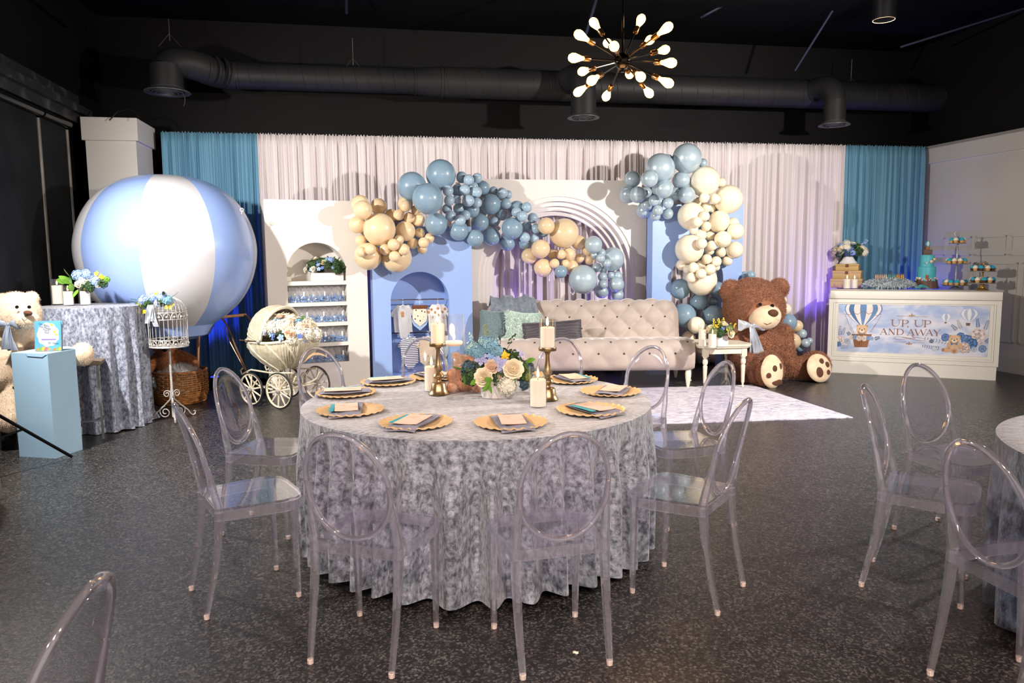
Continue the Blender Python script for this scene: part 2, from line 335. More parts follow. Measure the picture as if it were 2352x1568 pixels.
# uplights
M_can = mat('black_lamp_housing', (20, 20, 22), .4, c2=(26, 26, 28), ns=5)
def uplight(loc, tgt, col, power, lab, rz=0, ang=70):
    t = thing('uplight', lab, 'uplight', loc, rz, 'floor uplights behind the set')
    part('housing', MB().rbox((0, 0, .07), (.2, .13, .1), .015), M_can, t)
    [part('bracket', MB().box(x-.005, x+.005, -.02, .02, 0, .1), M_can, t) for x in (-.11, .11)]
    part('lens', MB().lathe([(.001, .121), (.05, .121), (.05, .127), (.001, .127)], 16), mat('lit_violet_lens', col, .3, c2=col, emit=col, es=1.0), t)
    light('uplight_beam', 'SPOT', (loc[0], loc[1], .15), tgt, power, col, .03, ang, .8)
VIO = (118, 92, 255); BLU = (60, 80, 255)
def near_curtain(x, off): p = CA+CD*along(x)-CN*off; return (p.x, p.y, 0)
for (x, off, col, pw, lab) in ((478, .32, BLU, 60, 'small uplight on the floor behind the wicker basket'), (1190, .28, VIO, 34, 'small uplight hidden behind the sofa, left half of the arch'),
                               (1395, .28, VIO, 24, 'small uplight hidden behind the sofa, right half of the arch'), (1874, .45, VIO, 75, 'black uplight on the floor between brown bear and dessert counter'), (2092, .3, BLU, 70, 'small uplight behind the dessert counter, in the corner'), (780, .28, VIO, 26, 'small uplight behind the white shelf panel')):
    p = near_curtain(x, off); q = Vector(p)+CN*(off*.75); uplight(p, (q.x, q.y, 2.2), col, pw, lab, YAW)
# ================================================================== air duct
M_duct = mat('black_painted_duct', (30, 30, 31), .55, .0, spec=.3, c2=(36, 36, 36), ns=2, bump=.1, bs=20)
def duct_part(n, pts, r, parent, k=28): return part(n, MB().tube(pts, r, k), M_duct, parent, 50)
dt = thing('air_duct', 'black round spiral air duct along the back wall', 'duct')
D0 = CA; zc = 3.70
def dp(s, z=zc, off=0): p = CA+CD*s-CN*off; return Vector((p.x, p.y, z))
s_l, s_a, s_b, s_r = along(545), along(957), along(1017), along(2262)
duct_part('duct_run', [dp(s_l), dp(s_a)], .155, dt); duct_part('reducer', [dp(s_a-.01), dp(s_b)], [.157, .19], dt); duct_part('duct_run', [dp(s_b-.01), dp(s_r)], .188, dt)
for (s0, s1, r, turns) in ((s_l, s_a, .157, 14), (s_b, s_r, .190, 36)):
    n = turns*14; q = MB().tube([dp(s0+(s1-s0)*i/n)+Vector((0, 0, cos(2*PI*turns*i/n)*r))-CN*(sin(2*PI*turns*i/n)*r) for i in range(n+1)], .004, 4)
    part('spiral_seam', q, M_duct, dt)
for s, r in ((s_a, .163), (s_b, .197), (s_l+.05, .163)):
    part('collar', MB().tube([dp(s-.015), dp(s+.015)], r, 28), M_duct, dt)
M_diff = mat('grey_diffuser_metal', (70, 70, 72), .45, .2, c2=(84, 84, 86), ns=5)
def diffuser(c, r, parent):
    d = part('diffuser', MB().lathe([(r*.66, .05), (r*.70, .02), (r, -.02), (r, -.03), (r*.72, -.02)], 28, c=c, cap=False), M_diff, parent)
    for k, q in enumerate((.6, .42, .24)): part('ring', MB().lathe([(r*q, .01), (r*(q+.09), -.03-.004*k), (r*(q+.07), -.034-.004*k), (r*(q-.02), .004)], 24, c=c, cap=False), M_diff, d)
def bend(a, b, c, n=8): a, b, c = Vector(a), Vector(b), Vector(c); return [a*(1-t)**2+b*2*t*(1-t)+c*t*t for t in [i/n for i in range(n+1)]]
e1 = Py(470, 158, 8.95); e2 = Py(392, 128, 8.68); e3 = Py(381, 150, 8.62); e4 = Vector((e3.x, e3.y, Py(378, 207, 8.62).z))
duct_part('elbow', bend(dp(s_l+.02), dp(s_l-.2), e1, 5)+bend(e1, e2, Vector((e3.x, e3.y, e3.z-.05)), 8)[1:], .165, dt)
duct_part('drop', [Vector((e3.x, e3.y, e3.z)), e4], .17, dt); diffuser(e4, .245, dt)
for k in range(3): part('collar', MB().tube([e1+(dp(s_l)-e1)*(k*.3-.02), e1+(dp(s_l)-e1)*(k*.3+.02)], .172, 24), M_duct, dt)
for (x, yb, off, r, rd) in ((1340, 266, .62, .15, .195), (1916, 283, .55, .135, .20)):
    Y = (CA+CD*along(x)-CN*off).y; b = Py(x, yb, Y); top = Vector((b.x, b.y, zc+.02)); src = top+CN*off*.9-CD*.12
    duct_part('elbow', bend(src, top+Vector((0, 0, .1)), top-Vector((0, 0, .22)), 10), r, dt); duct_part('drop', [top-Vector((0, 0, .2)), b], r*1.03, dt)
    part('collar', MB().tube([src-(src-top)*.3, src-(src-top)*.36], r*1.08, 24), M_duct, dt); diffuser(b, rd, dt)
M_wire = mat('steel_wire', (120, 118, 114), .4, .8, c2=(90, 88, 86), ns=9)
for x, s in ((812, None), (1955, None), (398, e2)):
    a = dp(along(x, 180), zc+.17) if s is None else s+Vector((0, 0, .16))
    part('hanger_wire', MB().tube([a, (a.x, a.y, CEIL-.31)], .005, 5).tube([a+CD*.12-Vector((0, 0, .06)), a+Vector((0, 0, .08)), a-CD*.12-Vector((0, 0, .06))], .004, 5), M_wire, dt)
part('hanging_wire', MB().tube(bend(e4+Vector((.15, 0, 0)), e4+Vector((.22, 0, -.08)), e4+Vector((.17, 0, -.18)), 6), .004, 5), M_wire, dt)
# ================================================================== chandelier
M_gun = mat('black_gunmetal', (38, 36, 34), .22, .9, c2=(48, 45, 42), ns=6)
M_brassy = mat('antique_brass_socket', (150, 112, 70), .25, .9, c2=(120, 88, 56), ns=8)
M_bulb = mat('lit_amber_bulb', (255, 214, 150), .2, c2=(255, 206, 140), emit=(255, 190, 100), es=6)
ch_c = Py(1430, 140, 4.7); CHS = 4.7/FPX
ch = thing('sputnik_chandelier', 'black starburst chandelier with eighteen lit amber bulbs', 'chandelier', ch_c)
part('hub', MB().ell((0, 0, 0), .05, 20, 12).lathe([(.012, -.066), (.01, -.05), (.018, -.048)], 10), M_gun, ch)
part('stem', MB().tube([(0, 0, .04), (0, 0, CEIL-ch_c.z)], .007, 8), M_gun, ch); part('canopy', MB().lathe([(.06, CEIL-ch_c.z-.03), (.065, CEIL-ch_c.z)], 20), M_gun, ch)
BUL = [(490,205,1),(655,455,1),(738,495,-1),(1065,165,1),(1385,265,-1),(1175,415,1),(1355,535,1),(1430,695,-1),(1395,940,-1),(1165,1065,1),(1060,865,-1),(925,835,1),(640,1105,1),(300,1050,1),(465,910,-1),(350,800,1),(245,635,-1),(315,355,-1)]
socket_me = MB().lathe([(.0, 0), (.011, 0), (.016, .006), (.016, .048), (.013, .05)], 14).mesh('socket', 40)
bulb_me = MB().lathe([(.012, 0), (.014, .015), (.022, .04), (.028, .062), (.028, .078), (.02, .095), (.008, .103), (.001, .104)], 16).mesh('bulb')
for x, y, sg in BUL:
    cand = [Py(1280+x/5.6, 20+y/5.6, 4.7+sg*.34*i/40)-ch_c for i in range(41)]; d = min(cand, key=lambda q: abs(q.length-.335)); n = d.normalized(); L = min(max(d.length, .2), .345)
    a = part('arm', MB().tube([n*.04, n*(L-.09)], .005, 6), M_gun, ch)
    s = link('socket', socket_me, M_brassy, a); s.matrix_local = Matrix.Translation(n*(L-.10)) @ aim(n)
    b = link('bulb', bulb_me, M_bulb, a); b.matrix_local = Matrix.Translation(n*(L-.05)) @ aim(n)
light('chandelier_glow', 'POINT', ch_c-Vector((0, 0, .5)), None, 40, (255, 190, 120), .3)
# can lamp over the counter, plus unseen lamps added as front fill
M_canin = mat('lit_white_can_inside', (255, 236, 214), .4, c2=(250, 228, 200), emit=(255, 214, 170), es=4)
for i, (x, y) in enumerate(CAN_AND_FILL_LAMPS):
    z = Py(2030, 46, 9.05).z if i == 0 else 3.9
    if i == 0: p = Py(2030, 46, 9.05); x, y = p.x, p.y
    t = thing('can_or_fill_lamp', ['dark cylinder pendant lamp glowing above the dessert counter', 'added fill lamp in an unseen dark cylinder behind the camera, right side', 'added fill lamp in an unseen dark cylinder behind the camera, left side', 'added fill lamp in an unseen dark cylinder behind the camera, middle'][i], 'lamp', (x, y, z), 0, 'pendant can lamps')
    part('can', MB().lathe([(.125, 0), (.13, .0), (.13, .34), (.02, .36)], 24), M_can, t)
    part('stem', MB().tube([(0, 0, .34), (0, 0, CEIL-z)], .035, 10), M_can, t)
    part('reflector', MB().lathe([(.12, -.002), (.08, .02), (.03, .025), (.001, .025)], 24, cap=False), M_canin, t)
    light('can_and_fill_beam', 'SPOT', (x, y, z-.03), (x if i == 0 else x*.5, y+.01 if i == 0 else 2.3, 0), 26 if i == 0 else 780, (255, 206, 170) if i == 0 else (255, 226, 212), .09, 120 if i == 0 else 66, .9)
# ================================================================== set panels
class Frame:
    def __init__(s, A, ang, name, label, cat):
        s.A = Vector((A[0], A[1], 0)); s.d = Vector((cos(ang), sin(ang), 0)); s.ang = ang
        s.t = thing(name, label, cat, s.A, ang); s.n = Vector((-s.d.y, s.d.x, 0))
    def at(s, x, y, off=0):
        A = s.A+s.n*off; p = Pl(x, y, A, A+s.d); return (p-A).dot(s.d), p.z
    def w(s, x, y, z): return s.A+s.d*x+s.n*y+Vector((0, 0, z))
def arch(x0, x1, zs, n=28, zb=None):
    c = (x0+x1)/2; r = (x1-x0)/2; pts = [(c+r*cos(a), zs+r*sin(a)) for a in [PI*i/n for i in range(n+1)]]
    return ([(x1, zb)]+pts+[(x0, zb)]) if zb is not None else pts
def plate(x0, x1, z1, a0, a1, zs, y0, y1, z0=0):
    """board with an arched cut-out that is open to the bottom"""
    return MB().prism([(x0, z0), (x0, z1), (x1, z1), (x1, z0)]+arch(a0, a1, zs, 32, z0), y0, y1)
# ---- white shelf panel
wp = Frame((-2.49, 8.34), math.radians(23.5), 'shelf_panel', 'tall white display panel with an arched niche of shelves', 'display panel')
xl, zt = wp.at(605, 457); xr, _ = wp.at(848, 780); nl, _ = wp.at(662, 700); nr, _ = wp.at(798, 700); _, za = wp.at(730, 557)
zs = za-(nr-nl)/2; _, zbot = wp.at(803, 829)
part('front_board', plate(xl, xr, zt, nl, nr, zs, 0, .02, zbot), M_panel, wp.t, False)
part('lower_board', MB().box(xl, xr, 0, .02, 0, zbot), M_panel, wp.t, False)
part('side_board', MB().box(xl, xl+.02, .02, .3, 0, zt), M_panel, wp.t, False); part('side_board', MB().box(xr-.02, xr, .02, .3, 0, zt), M_panel, wp.t, False)
part('top_board', MB().box(xl+.02, xr-.02, .02, .3, zt-.02, zt), M_panel, wp.t, False)
part('niche_back', MB().box(nl-.01, nr+.01, .26, .28, zbot-.03, za+.02), M_panel, wp.t, False)
part('niche_lining', MB().grid(lambda u, v: ((lambda p: (p[0], .02+.24*v, p[1]))(arch(nl, nr, zs, 40, zbot)[min(42, int(round(u*42)))])), 43, 2), M_panel, wp.t, False)
shz = [wp.at(797, y)[1] for y in (644, 692, 738, 784, 829)]; sht = [.045, .042, .042, .042, .0]
for k, z in enumerate(shz[:4]): part('shelf', MB().box(nl, nr, .0, .26, z-sht[k], z), M_panel, wp.t, False)
part('shelf', MB().box(nl, nr, .02, .26, zbot-.02, zbot), M_panel, wp.t, False)
# favour bags
M_cello = clear('clear_cellophane', (250, 250, 250), .12, .0, 1.3, 1.2, .14)
M_blueshred = mat('blue_paper_shred', (38, 110, 190), .45, c2=(150, 200, 236), ns=60, lo=.4, hi=.62)
M_tagp = mat('white_paper_tag', (240, 236, 230), .6, c2=(232, 228, 222))
def shred(n, rx, ry, h, rg):
    mb = MB()
    for _ in range(n):
        a = rg.uniform(0, 2*PI); q = math.sqrt(rg.random()); x = rx*q*cos(a); y = ry*q*sin(a); z = h*rg.random()*(1.1-.5*q)
        d = Vector(rg.normal(0, 1, 3)).normalized(); s = d.orthogonal().normalized()*.006; c = Vector((x, y, z+.004)); l = rg.uniform(.012, .03)
        m_ = d.cross(s)*.4
        vs = [c-d*l-s, c-d*l+s, c+s+m_, c-s+m_, c+d*l+s, c+d*l-s]
        for p in vs: p.z = max(p.z, .001)
        mb.add(vs, [(0, 1, 2, 3), (3, 2, 4, 5)])
    return mb
bagme = []
for q in range(3):
    rg = np.random.default_rng(40+q)
    def bagf(u, v, rg=rg, ph=rg.uniform(0, 6, 6)):
        a = 2*PI*u; w = .048*(1-.0*v) if v < .5 else .048*(1-.9*(v-.5)*1.5) if v < .8 else .03+.05*(v-.8)
        w *= 1+.12*sin(5*a+ph[0]+9*v)+.08*sin(9*a+ph[1]); return (w*cos(a), .8*w*sin(a)*(1-.4*v), .002+.168*v+.01*sin(4*a+ph[2])*(v > .9))
    bagme.append((MB().grid(bagf, 22, 9, True).mesh('bag', False), shred(70, .044, .034, .075, rg).mesh('filler', False)))
rg = random.Random(3)
rown = ['uppermost', 'second', 'third', 'lowest']
for row in range(4):
    zb_ = shz[row+1]+(.0005); n = 9
    for k in range(n):
        x = nl+.055+(nr-nl-.11)*k/(n-1)
        for dep in (0,):
            p = wp.w(x, .075+rg.uniform(-.01, .01), zb_+.0005)
            t = thing('favor_bag', 'clear favor bag with blue filling, %s from the left in the %s row' % (['first', 'second', 'third', 'fourth', 'fifth', 'sixth', 'seventh', 'eighth', 'ninth'][k], rown[row]), 'favor bag', p, wp.ang+rg.uniform(-.3, .3), 'blue favor bags on the %s shelf' % rown[row])
            i = rg.randrange(3); link('bag', bagme[i][0], M_cello, t); link('filler', bagme[i][1], M_blueshred, t)
            if k % 3 == 2: part('tag', MB().box(-.008, .008, -.05, -.049, .07, .12), M_tagp, t, False)
# ---- blue niche panel
bp_ = Frame((-1.655, 8.77), math.radians(14), 'niche_panel', 'powder blue display panel with an arched niche for baby clothes', 'display panel')
x0 = .004; x1, _ = bp_.at(1085, 700); n0, _ = bp_.at(898, 720); n1, _ = bp_.at(1032, 700); _, za2 = bp_.at(965, 624); zt2 = bp_.at(1000, 520)[1]; zs2 = za2-(n1-n0)/2
part('front_board', plate(x0, x1, zt2, n0, n1, zs2, 0, .02, .12), M_blue, bp_.t, False); part('lower_board', MB().box(x0, x1, 0, .02, 0, .12), M_blue, bp_.t, False)
part('side_board', MB().box(x0, x0+.02, .02, .34, 0, zt2), M_blue, bp_.t, False); part('side_board', MB().box(x1-.02, x1, .02, .2, 0, zt2), M_blue, bp_.t, False)
part('top_board', MB().box(x0, x1, .02, .2, zt2-.02, zt2), M_blue, bp_.t, False)
part('niche_back', MB().box(n0-.01, n1+.01, .30, .32, .1, za2+.02), M_blue, bp_.t, False)
part('niche_lining', MB().grid(lambda u, v: ((lambda p: (p[0], .02+.28*v, p[1]))(arch(n0, n1, zs2, 40, .12)[min(42, int(round(u*42)))])), 43, 2), M_blue, bp_.t, False)
part('niche_floor', MB().box(n0, n1, .02, .3, .10, .12), M_blue, bp_.t, False)
M_chrome = mat('polished_chrome', (215, 216, 220), .12, 1., c2=(205, 206, 212), ns=5)
rz1 = bp_.at(965, 688, .12)[1]; rz2 = bp_.at(965, 763, .12)[1]
for z_, l in ((rz1, 'upper chrome clothes rail across the blue niche'), (rz2, 'lower chrome clothes rail across the blue niche')):
    o = solo('clothes_rail', MB().tube([(n0+.002, 0, 0), (n1-.002, 0, 0)], .009, 8), M_chrome, l, 'clothes rail', bp_.w(0, .12, z_), bp_.ang, 'chrome rails in the blue niche')
# baby clothes
def cloth_mat(n, c, c2, **k): return mat(n, c, .8, c2=c2, sheen=.2, bump=.25, bs=k.pop('bs', 25), **k)
M_gar = [cloth_mat('grey_jersey', (196, 196, 198), (182, 182, 186)), cloth_mat('cream_muslin', (240, 226, 204), (232, 216, 192)), cloth_mat('white_jersey', (232, 228, 222), (222, 218, 212)),
         mat('navy_striped_jersey', (226, 226, 230), .8, c2=(70, 76, 96), wave=14, nd=.0, lo=.45, hi=.55, sheen=.2), cloth_mat('sand_jersey', (214, 196, 168), (204, 186, 158))]
M_brownprint = mat('tan_print', (190, 132, 82), .8, c2=(176, 118, 70), ns=30); M_darkprint = mat('dark_print', (50, 48, 58), .8, c2=(60, 58, 66), ns=30)
M_whiteplastic = mat('white_plastic', (236, 236, 238), .35, c2=(228, 228, 232)); M_bluep = mat('pale_blue_cotton', (160, 186, 220), .8, c2=(150, 176, 212))
SUIT = [(-.30,.86),(-.17,1.0),(-.07,.985),(0,.93),(.07,.985),(.17,1.0),(.30,.86),(.40,.72),(.30,.62),(.24,.70),(.25,.36),(.27,.20),(.16,.12),(.09,.0),(-.09,.0),(-.16,.12),(-.27,.20),(-.25,.36),(-.24,.70),(-.30,.62),(-.40,.72)]
def garment(outline, h, m, lab, x, rail_z, drop, yoff, name='baby_bodysuit', cat='baby clothes', th=.018, dots=None, dm=None, dr=.012):
    z0 = rail_z-drop-h; p = bp_.w(x, .12+yoff, z0); t = thing(name, lab, cat, p, bp_.ang, 'baby clothes on the niche rails')
    poly = [(a*h, b*h) for a, b in outline]
    bm = bmesh.new(); vs = [bm.verts.new((a, 0, b)) for a, b in poly]; f = bm.faces.new(vs)
    r = bmesh.ops.triangulate(bm, faces=[f]); bmesh.ops.subdivide_edges(bm, edges=bm.edges[:], cuts=3, use_grid_fill=True)
    bm.normal_update(); bd = [v.co.copy() for v in bm.verts if any(e.is_boundary for e in v.link_edges)]
    V = []; F = []
    for sd in (-1, 1):
        o = len(V)
        for v in bm.verts:
            di = min((v.co-q).length for q in bd); V.append((v.co.x, sd*(.002+th*min(1, (di/(.11*h)))**.5)+.004*sin(v.co.x*70+v.co.z*9), v.co.z))
        bm.verts.index_update(); F += [tuple((w.index+o for w in (f.verts if sd > 0 else reversed(f.verts)))) for f in bm.faces]
    bm.free(); g = part('cloth', MB().add(V, F), m, t, True)
    part('hanger', MB().tube([(-.26*h, 0, .88*h), (0, 0, 1.0*h), (.26*h, 0, .88*h)], .006, 6).tube([(0, 0, h), (0, 0, h+drop-.015), (.012, 0, h+drop+.004), (0, 0, h+drop+.014), (-.012, 0, h+drop+.004)], .0022, 6), M_whiteplastic, t)
    for (a, b) in (dots or []): part('print', MB().ell((a*h, -th-.003, b*h), (dr, .002, dr*1.2), 10, 6), dm, t)
    return t
ux = lambda px, y=720: bp_.at(px, y, .12)[0]
hz = lambda ya, yb: bp_.at(960, ya, .12)[1]-bp_.at(960, yb, .12)[1]
garment(SUIT, hz(700, 776), M_gar[0], 'grey baby bodysuit with a small bear patch on the upper rail', ux(926), rz1, .06, 0, dots=[(-.02, .76), (-.02, .69)], dm=M_brownprint, dr=.018)
BIB = [(-.34,.75),(-.34,1.0),(.34,1.0),(.34,.75),(.38,.45),(.30,.25),(.0,.0),(-.30,.25),(-.38,.45)]
bt = garment(BIB, hz(714, 758), M_gar[1], 'cream bandana bib with dark dots over a blue one on the upper rail', ux(964), rz1, .09, -.02, 'baby_bib', 'bib', .006, [(-.2, .85), (.1, .8), (.2, .5), (-.12, .55), (0, .3), (.25, .75), (-.25, .4)], M_darkprint, .008)
part('under_bib', MB().prism([(a*.26, b*.26-.05) for a, b in BIB], .012, .016), M_bluep, bt, False); part('top_band', MB().rbox((0, 0, .235), (.19, .03, .045), .01), mat('brown_plush_band', (120, 72, 48), .9, c2=(100, 60, 40), ns=60), bt)
garment(SUIT, hz(699, 776), M_gar[2], 'white baby bodysuit with tan bear prints on the upper rail', ux(1006), rz1, .06, 0, dots=[(-.2, .85), (.2, .86), (-.1, .76), (.12, .77), (0, .68), (-.15, .62), (.15, .6), (0, .88), (-.05, .5), (.1, .45), (.3, .78), (-.3, .78)], dm=M_brownprint, dr=.014)
garment(SUIT, hz(778, 850), M_gar[3], 'navy and white striped baby bodysuit on the lower rail', ux(942, 800), rz2, .05, 0)
garment(SUIT, hz(775, 848), M_gar[4], 'sand coloured baby bodysuit with gold dots on the lower rail', ux(984, 800), rz2, .05, -.01, dots=[(-.1, .3), (.05, .27), (.1, .38), (-.03, .4), (.0, .2), (.14, .24)], dm=mat('gold_dots', (214, 176, 96), .4, .5, c2=(200, 160, 84)), dr=.01)
garment(SUIT, hz(740, 790), M_gar[2], 'plain white baby bodysuit at the right end of the lower rail', ux(1022, 780), rz2, .05, .03)
# ---- white arch
pp = Frame((-.50, 9.385), math.radians(10.5), 'arch_panel', 'large white backdrop arch with stepped rainbow ribs behind the sofa', 'backdrop arch')
px1, _ = pp.at(1484, 600); _, pzt = pp.at(1300, 413); o0, _ = pp.at(1099, 640); o1, _ = pp.at(1461, 625); _, oz = pp.at(1280, 451); ps = oz-(o1-o0)/2
px0 = 0; part('front_board', plate(px0, px1, pzt, o0, o1, ps, 0, .02), M_panel, pp.t, False)
part('side_board', MB().box(px0, px0+.02, .02, .245, 0, pzt), M_panel, pp.t, False); part('side_board', MB().box(px1-.02, px1, .02, .245, 0, pzt), M_panel, pp.t, False)
part('top_board', MB().box(px0+.02, px1-.02, .02, .245, pzt-.02, pzt), M_panel, pp.t, False)
i0, _ = pp.at(1138, 680, .24); i1, _ = pp.at(1413, 680, .24); stp = ((o1-o0)-(i1-i0))/2/4
for k in range(4):
    a, b = o0+stp*k, o1-stp*k; c, d = a+stp, b-stp; y0 = .02+.055*k
    mb = MB(); outer = arch(a-.001, b+.001, ps, 40, 0); inner = arch(c, d, ps, 40, 0); n = len(outer)
    vs = [(p[0], y, p[1]) for y in (y0, y0+.055) for p in outer+inner]; fs = []
    for i in range(n-1):
        fs += [(i, i+1, n+i+1, n+i), (2*n+i, 3*n+i, 3*n+i+1, 2*n+i+1), (n+i, n+i+1, 3*n+i+1, 3*n+i), (i, 2*n+i, 2*n+i+1, i+1)]
    fs += [(0, n, 3*n, 2*n), (n-1, 3*n-1, 4*n-1, 2*n-1)]
    part('arch_rib', mb.add(vs, fs), M_panel, pp.t, 30)
# ---- right blue arch
rp = Frame((1.775, 9.45), math.radians(10), 'blue_arch_panel', 'powder blue backdrop panel with an arched doorway filled with balloons', 'display panel')
rx1, _ = rp.at(1705, 600); _, rzt = rp.at(1690, 470); q0, _ = rp.at(1542, 640); q1, _ = rp.at(1661, 640); _, qz = rp.at(1600, 576)
part('front_board', plate(0, rx1, rzt, q0, q1, qz-(q1-q0)/2, 0, .02), M_blue, rp.t, False)
part('side_board', MB().box(0, .02, .02, .2, 0, rzt), M_blue, rp.t, False); part('side_board', MB().box(rx1-.02, rx1, .02, .2, 0, rzt), M_blue, rp.t, False)
part('top_board', MB().box(.02, rx1-.02, .02, .2, rzt-.02, rzt), M_blue, rp.t, False)
part('doorway_lining', MB().grid(lambda u, v: ((lambda p: (p[0], .02+.16*v, p[1]))(arch(q0, q1, qz-(q1-q0)/2, 40, 0)[min(42, int(round(u*42)))])), 43, 2), M_blue, rp.t, False)
# ================================================================== balloons
def latex(n, c, pearl=0, c2=None):
    return mat(n, c, .30, pearl*.2, c2=c2 or tuple(min(255, v+6) for v in c), ns=2, coat=.6, sub=.0 if pearl else .12)
BM = {'b': latex('slate_blue_latex', (132, 160, 180)), 's': latex('light_slate_blue_latex', (162, 188, 206)), 'p': latex('pearl_blue_latex', (180, 200, 210), 1), 't': latex('sand_latex', (232, 206, 166)), 'c': latex('cream_latex', (246, 234, 208))}
bal_me = {}
for k in BM:
    pr = [(.004, -1.16), (.07, -1.17), (.05, -1.12), (.035, -1.08)]+[((1 if a > 0 else 1)*cos(a)*(1 if a > -.3 else 1-.10*((-a-.3)/1.27)**2), (sin(a)*1.0 if a > 0 else sin(a)*1.06)) for a in [-1.5+3.07*i/22 for i in range(23)]]
    me = MB().lathe(pr, 32).mesh('balloon'); me.materials.append(BM[k]); bal_me[k] = me
BNAME = {'b': 'slate blue', 's': 'slate blue', 'p': 'pearly light blue', 't': 'sand coloured', 'c': 'cream'}
placed = []; plain = {}; allb = []
def garland(items, ox, oy, sc, base, where, grp, minoff=.02):
    """items listed from back to front: each rests against the set or the balloons behind it"""
    for it in items:
        X, Yp, R, col = it[:4]; col = 's' if col == 'b' and R < 58 and sc < 5 else col; x = ox+X/sc; y = oy+Yp/sc; r = R/sc; d = ray(x, y); d = d/d.y
        Y0 = base(x); Y = Y0
        for _ in range(80):
            c = CC+d*Y; rr = r*Y/FPX*.985
            ok = Y <= Y0-rr-minoff and all((c-q).length > (rr+s)*.90 for q, s in placed)
            if ok: break
            Y -= .03
        placed.append((c, rr)); size = 'large' if rr > .13 else 'medium' if rr > .085 else 'small'
        o = link('balloon', bal_me[col], None, None, c, scale=rr)
        bk = Vector((random.uniform(-.5, .5), -1, random.uniform(-.5, .5))) if rr < .12 else Vector((random.uniform(-.4, .4), -.6, .8))
        o.rotation_mode = 'QUATERNION'; o.rotation_quaternion = bk.to_track_quat('Z', 'Y')
        lab = it[4] if len(it) > 4 else '%s %s balloon %s' % (size, BNAME[col], where)
        tag(o, lab, 'balloon', '%s %s balloons %s' % (size, BNAME[col], grp)); allb.append((x, y, o))
        if len(it) <= 4: plain.setdefault((size, BNAME[col], where), []).append((x, y, o))
def base_left(x):
    if x < 848: return wp.A.y+(Pl(x, 700, wp.A, wp.A+wp.d).y-wp.A.y)
    if x < 1085: return Pl(x, 700, bp_.A, bp_.A+bp_.d).y
    return Pl(x, 700, pp.A, pp.A+pp.d).y
def base_left_s(x): return min(base_left(x-12), base_left(x+12), base_left(x))
garland([(200,500,86,'t'),(378,525,80,'t'),(640,500,74,'t'),(505,610,62,'t'),(275,1010,133,'t','large sand coloured balloon hanging lowest at the left end, beside the arched niche'),(765,655,64,'t'),(710,885,55,'t'),(805,942,48,'t'),(225,558,92,'t'),(175,703,85,'t'),
  (640,765,98,'t'),(552,1018,150,'t','large sand coloured balloon hanging over the blue panel arch, with four small ones on it'),(388,748,158,'t','largest sand coloured balloon, in front of the white shelf panel'),(625,945,58,'t'),(215,970,50,'t'),(575,608,54,'t'),(748,560,51,'t'),(642,522,57,'t'),(677,634,53,'t'),
  (818,878,53,'t'),(782,782,49,'t'),(873,834,50,'t'),(208,860,57,'t'),(300,945,55,'t'),(578,850,48,'t'),(445,945,57,'t'),(525,897,59,'t'),(535,1012,56,'t')], 780, 350, 4.238, base_left_s, 'in the cluster at the left end of the garland', 'at the left end')
garland([(705,330,140,'b','large slate blue balloon at the upper left of the blue cluster'),(1390,345,72,'b'),(1150,370,62,'b'),(1300,335,50,'b'),(1290,560,72,'b'),(1725,545,76,'b'),(1632,880,80,'b'),(1800,870,72,'b'),(1045,550,50,'b'),(1140,458,42,'b'),(1500,372,42,'b'),(1980,757,68,'b'),
  (985,215,146,'b','large slate blue balloon at the very top of the left garland'),(940,695,110,'b'),(1160,762,96,'b'),(1318,835,84,'b'),(858,450,150,'b','largest slate blue balloon, beside the sand coloured cluster'),(1470,503,100,'b'),(1365,682,88,'b'),(1480,820,88,'b'),(1680,738,104,'b'),
  (1188,242,56,'b'),(1340,250,50,'b'),(1256,267,53,'b'),(1055,372,54,'b'),(1068,467,52,'b'),(1217,367,53,'b'),(1330,387,56,'b'),(1335,490,50,'b'),(1255,470,57,'b'),(1162,545,57,'b'),(1080,617,51,'b'),(1225,610,49,'b'),(1173,662,55,'b'),
  (1640,410,42,'b'),(1582,395,53,'b'),(1620,500,53,'b'),(1583,610,54,'b'),(1508,675,49,'b'),(1722,583,51,'b'),(1822,535,52,'b'),(1880,638,52,'b'),(1780,622,53,'b'),(1912,743,50,'b'),(1820,722,53,'b'),(1892,840,49,'b'),(1802,828,53,'b')], 780, 350, 4.238, base_left_s, 'in the blue cluster left of the white arch', 'left of the white arch')
garland([(550,400,113,'t'),(325,800,108,'t'),(980,620,98,'t'),(880,950,103,'t'),(720,960,50,'t'),(640,780,74,'t'),(850,780,94,'t'),(475,705,127,'t'),(508,958,126,'t'),(790,495,196,'t','largest sand coloured balloon in front of the white arch opening'),(1110,718,83,'t'),(995,830,64,'t'),(1128,855,65,'t'),(748,778,67,'t'),(660,900,67,'t'),(805,905,60,'t')], 1160, 450, 5.809, base_left_s, 'in front of the white arch opening', 'in the white arch')
garland([(745,1010,88,'b'),(1180,650,118,'p'),(1290,1270,98,'p'),(1500,1070,68,'p'),(1500,1320,84,'p'),(1190,790,50,'p'),(1435,840,158,'p','large pearly light blue balloon on the right ribs of the white arch'),(1040,1110,193,'p','largest pearly light blue balloon, hanging in the white arch opening'),(1487,1180,106,'p'),(1285,760,60,'p'),(1310,990,50,'p'),(1362,895,57,'p'),(1275,830,61,'p'),(1225,955,64,'p'),(1410,1062,54,'p'),(1300,1080,63,'p'),(1303,1180,62,'p')], 1160, 450, 5.809, base_left_s, 'at the right end of the garland in the arch', 'at the right end of the arch')
def base_right(x):
    return Pl(x, 600, pp.A, pp.A+pp.d).y-.02 if x < 1490 else Pl(x, 600, rp.A, rp.A+rp.d).y
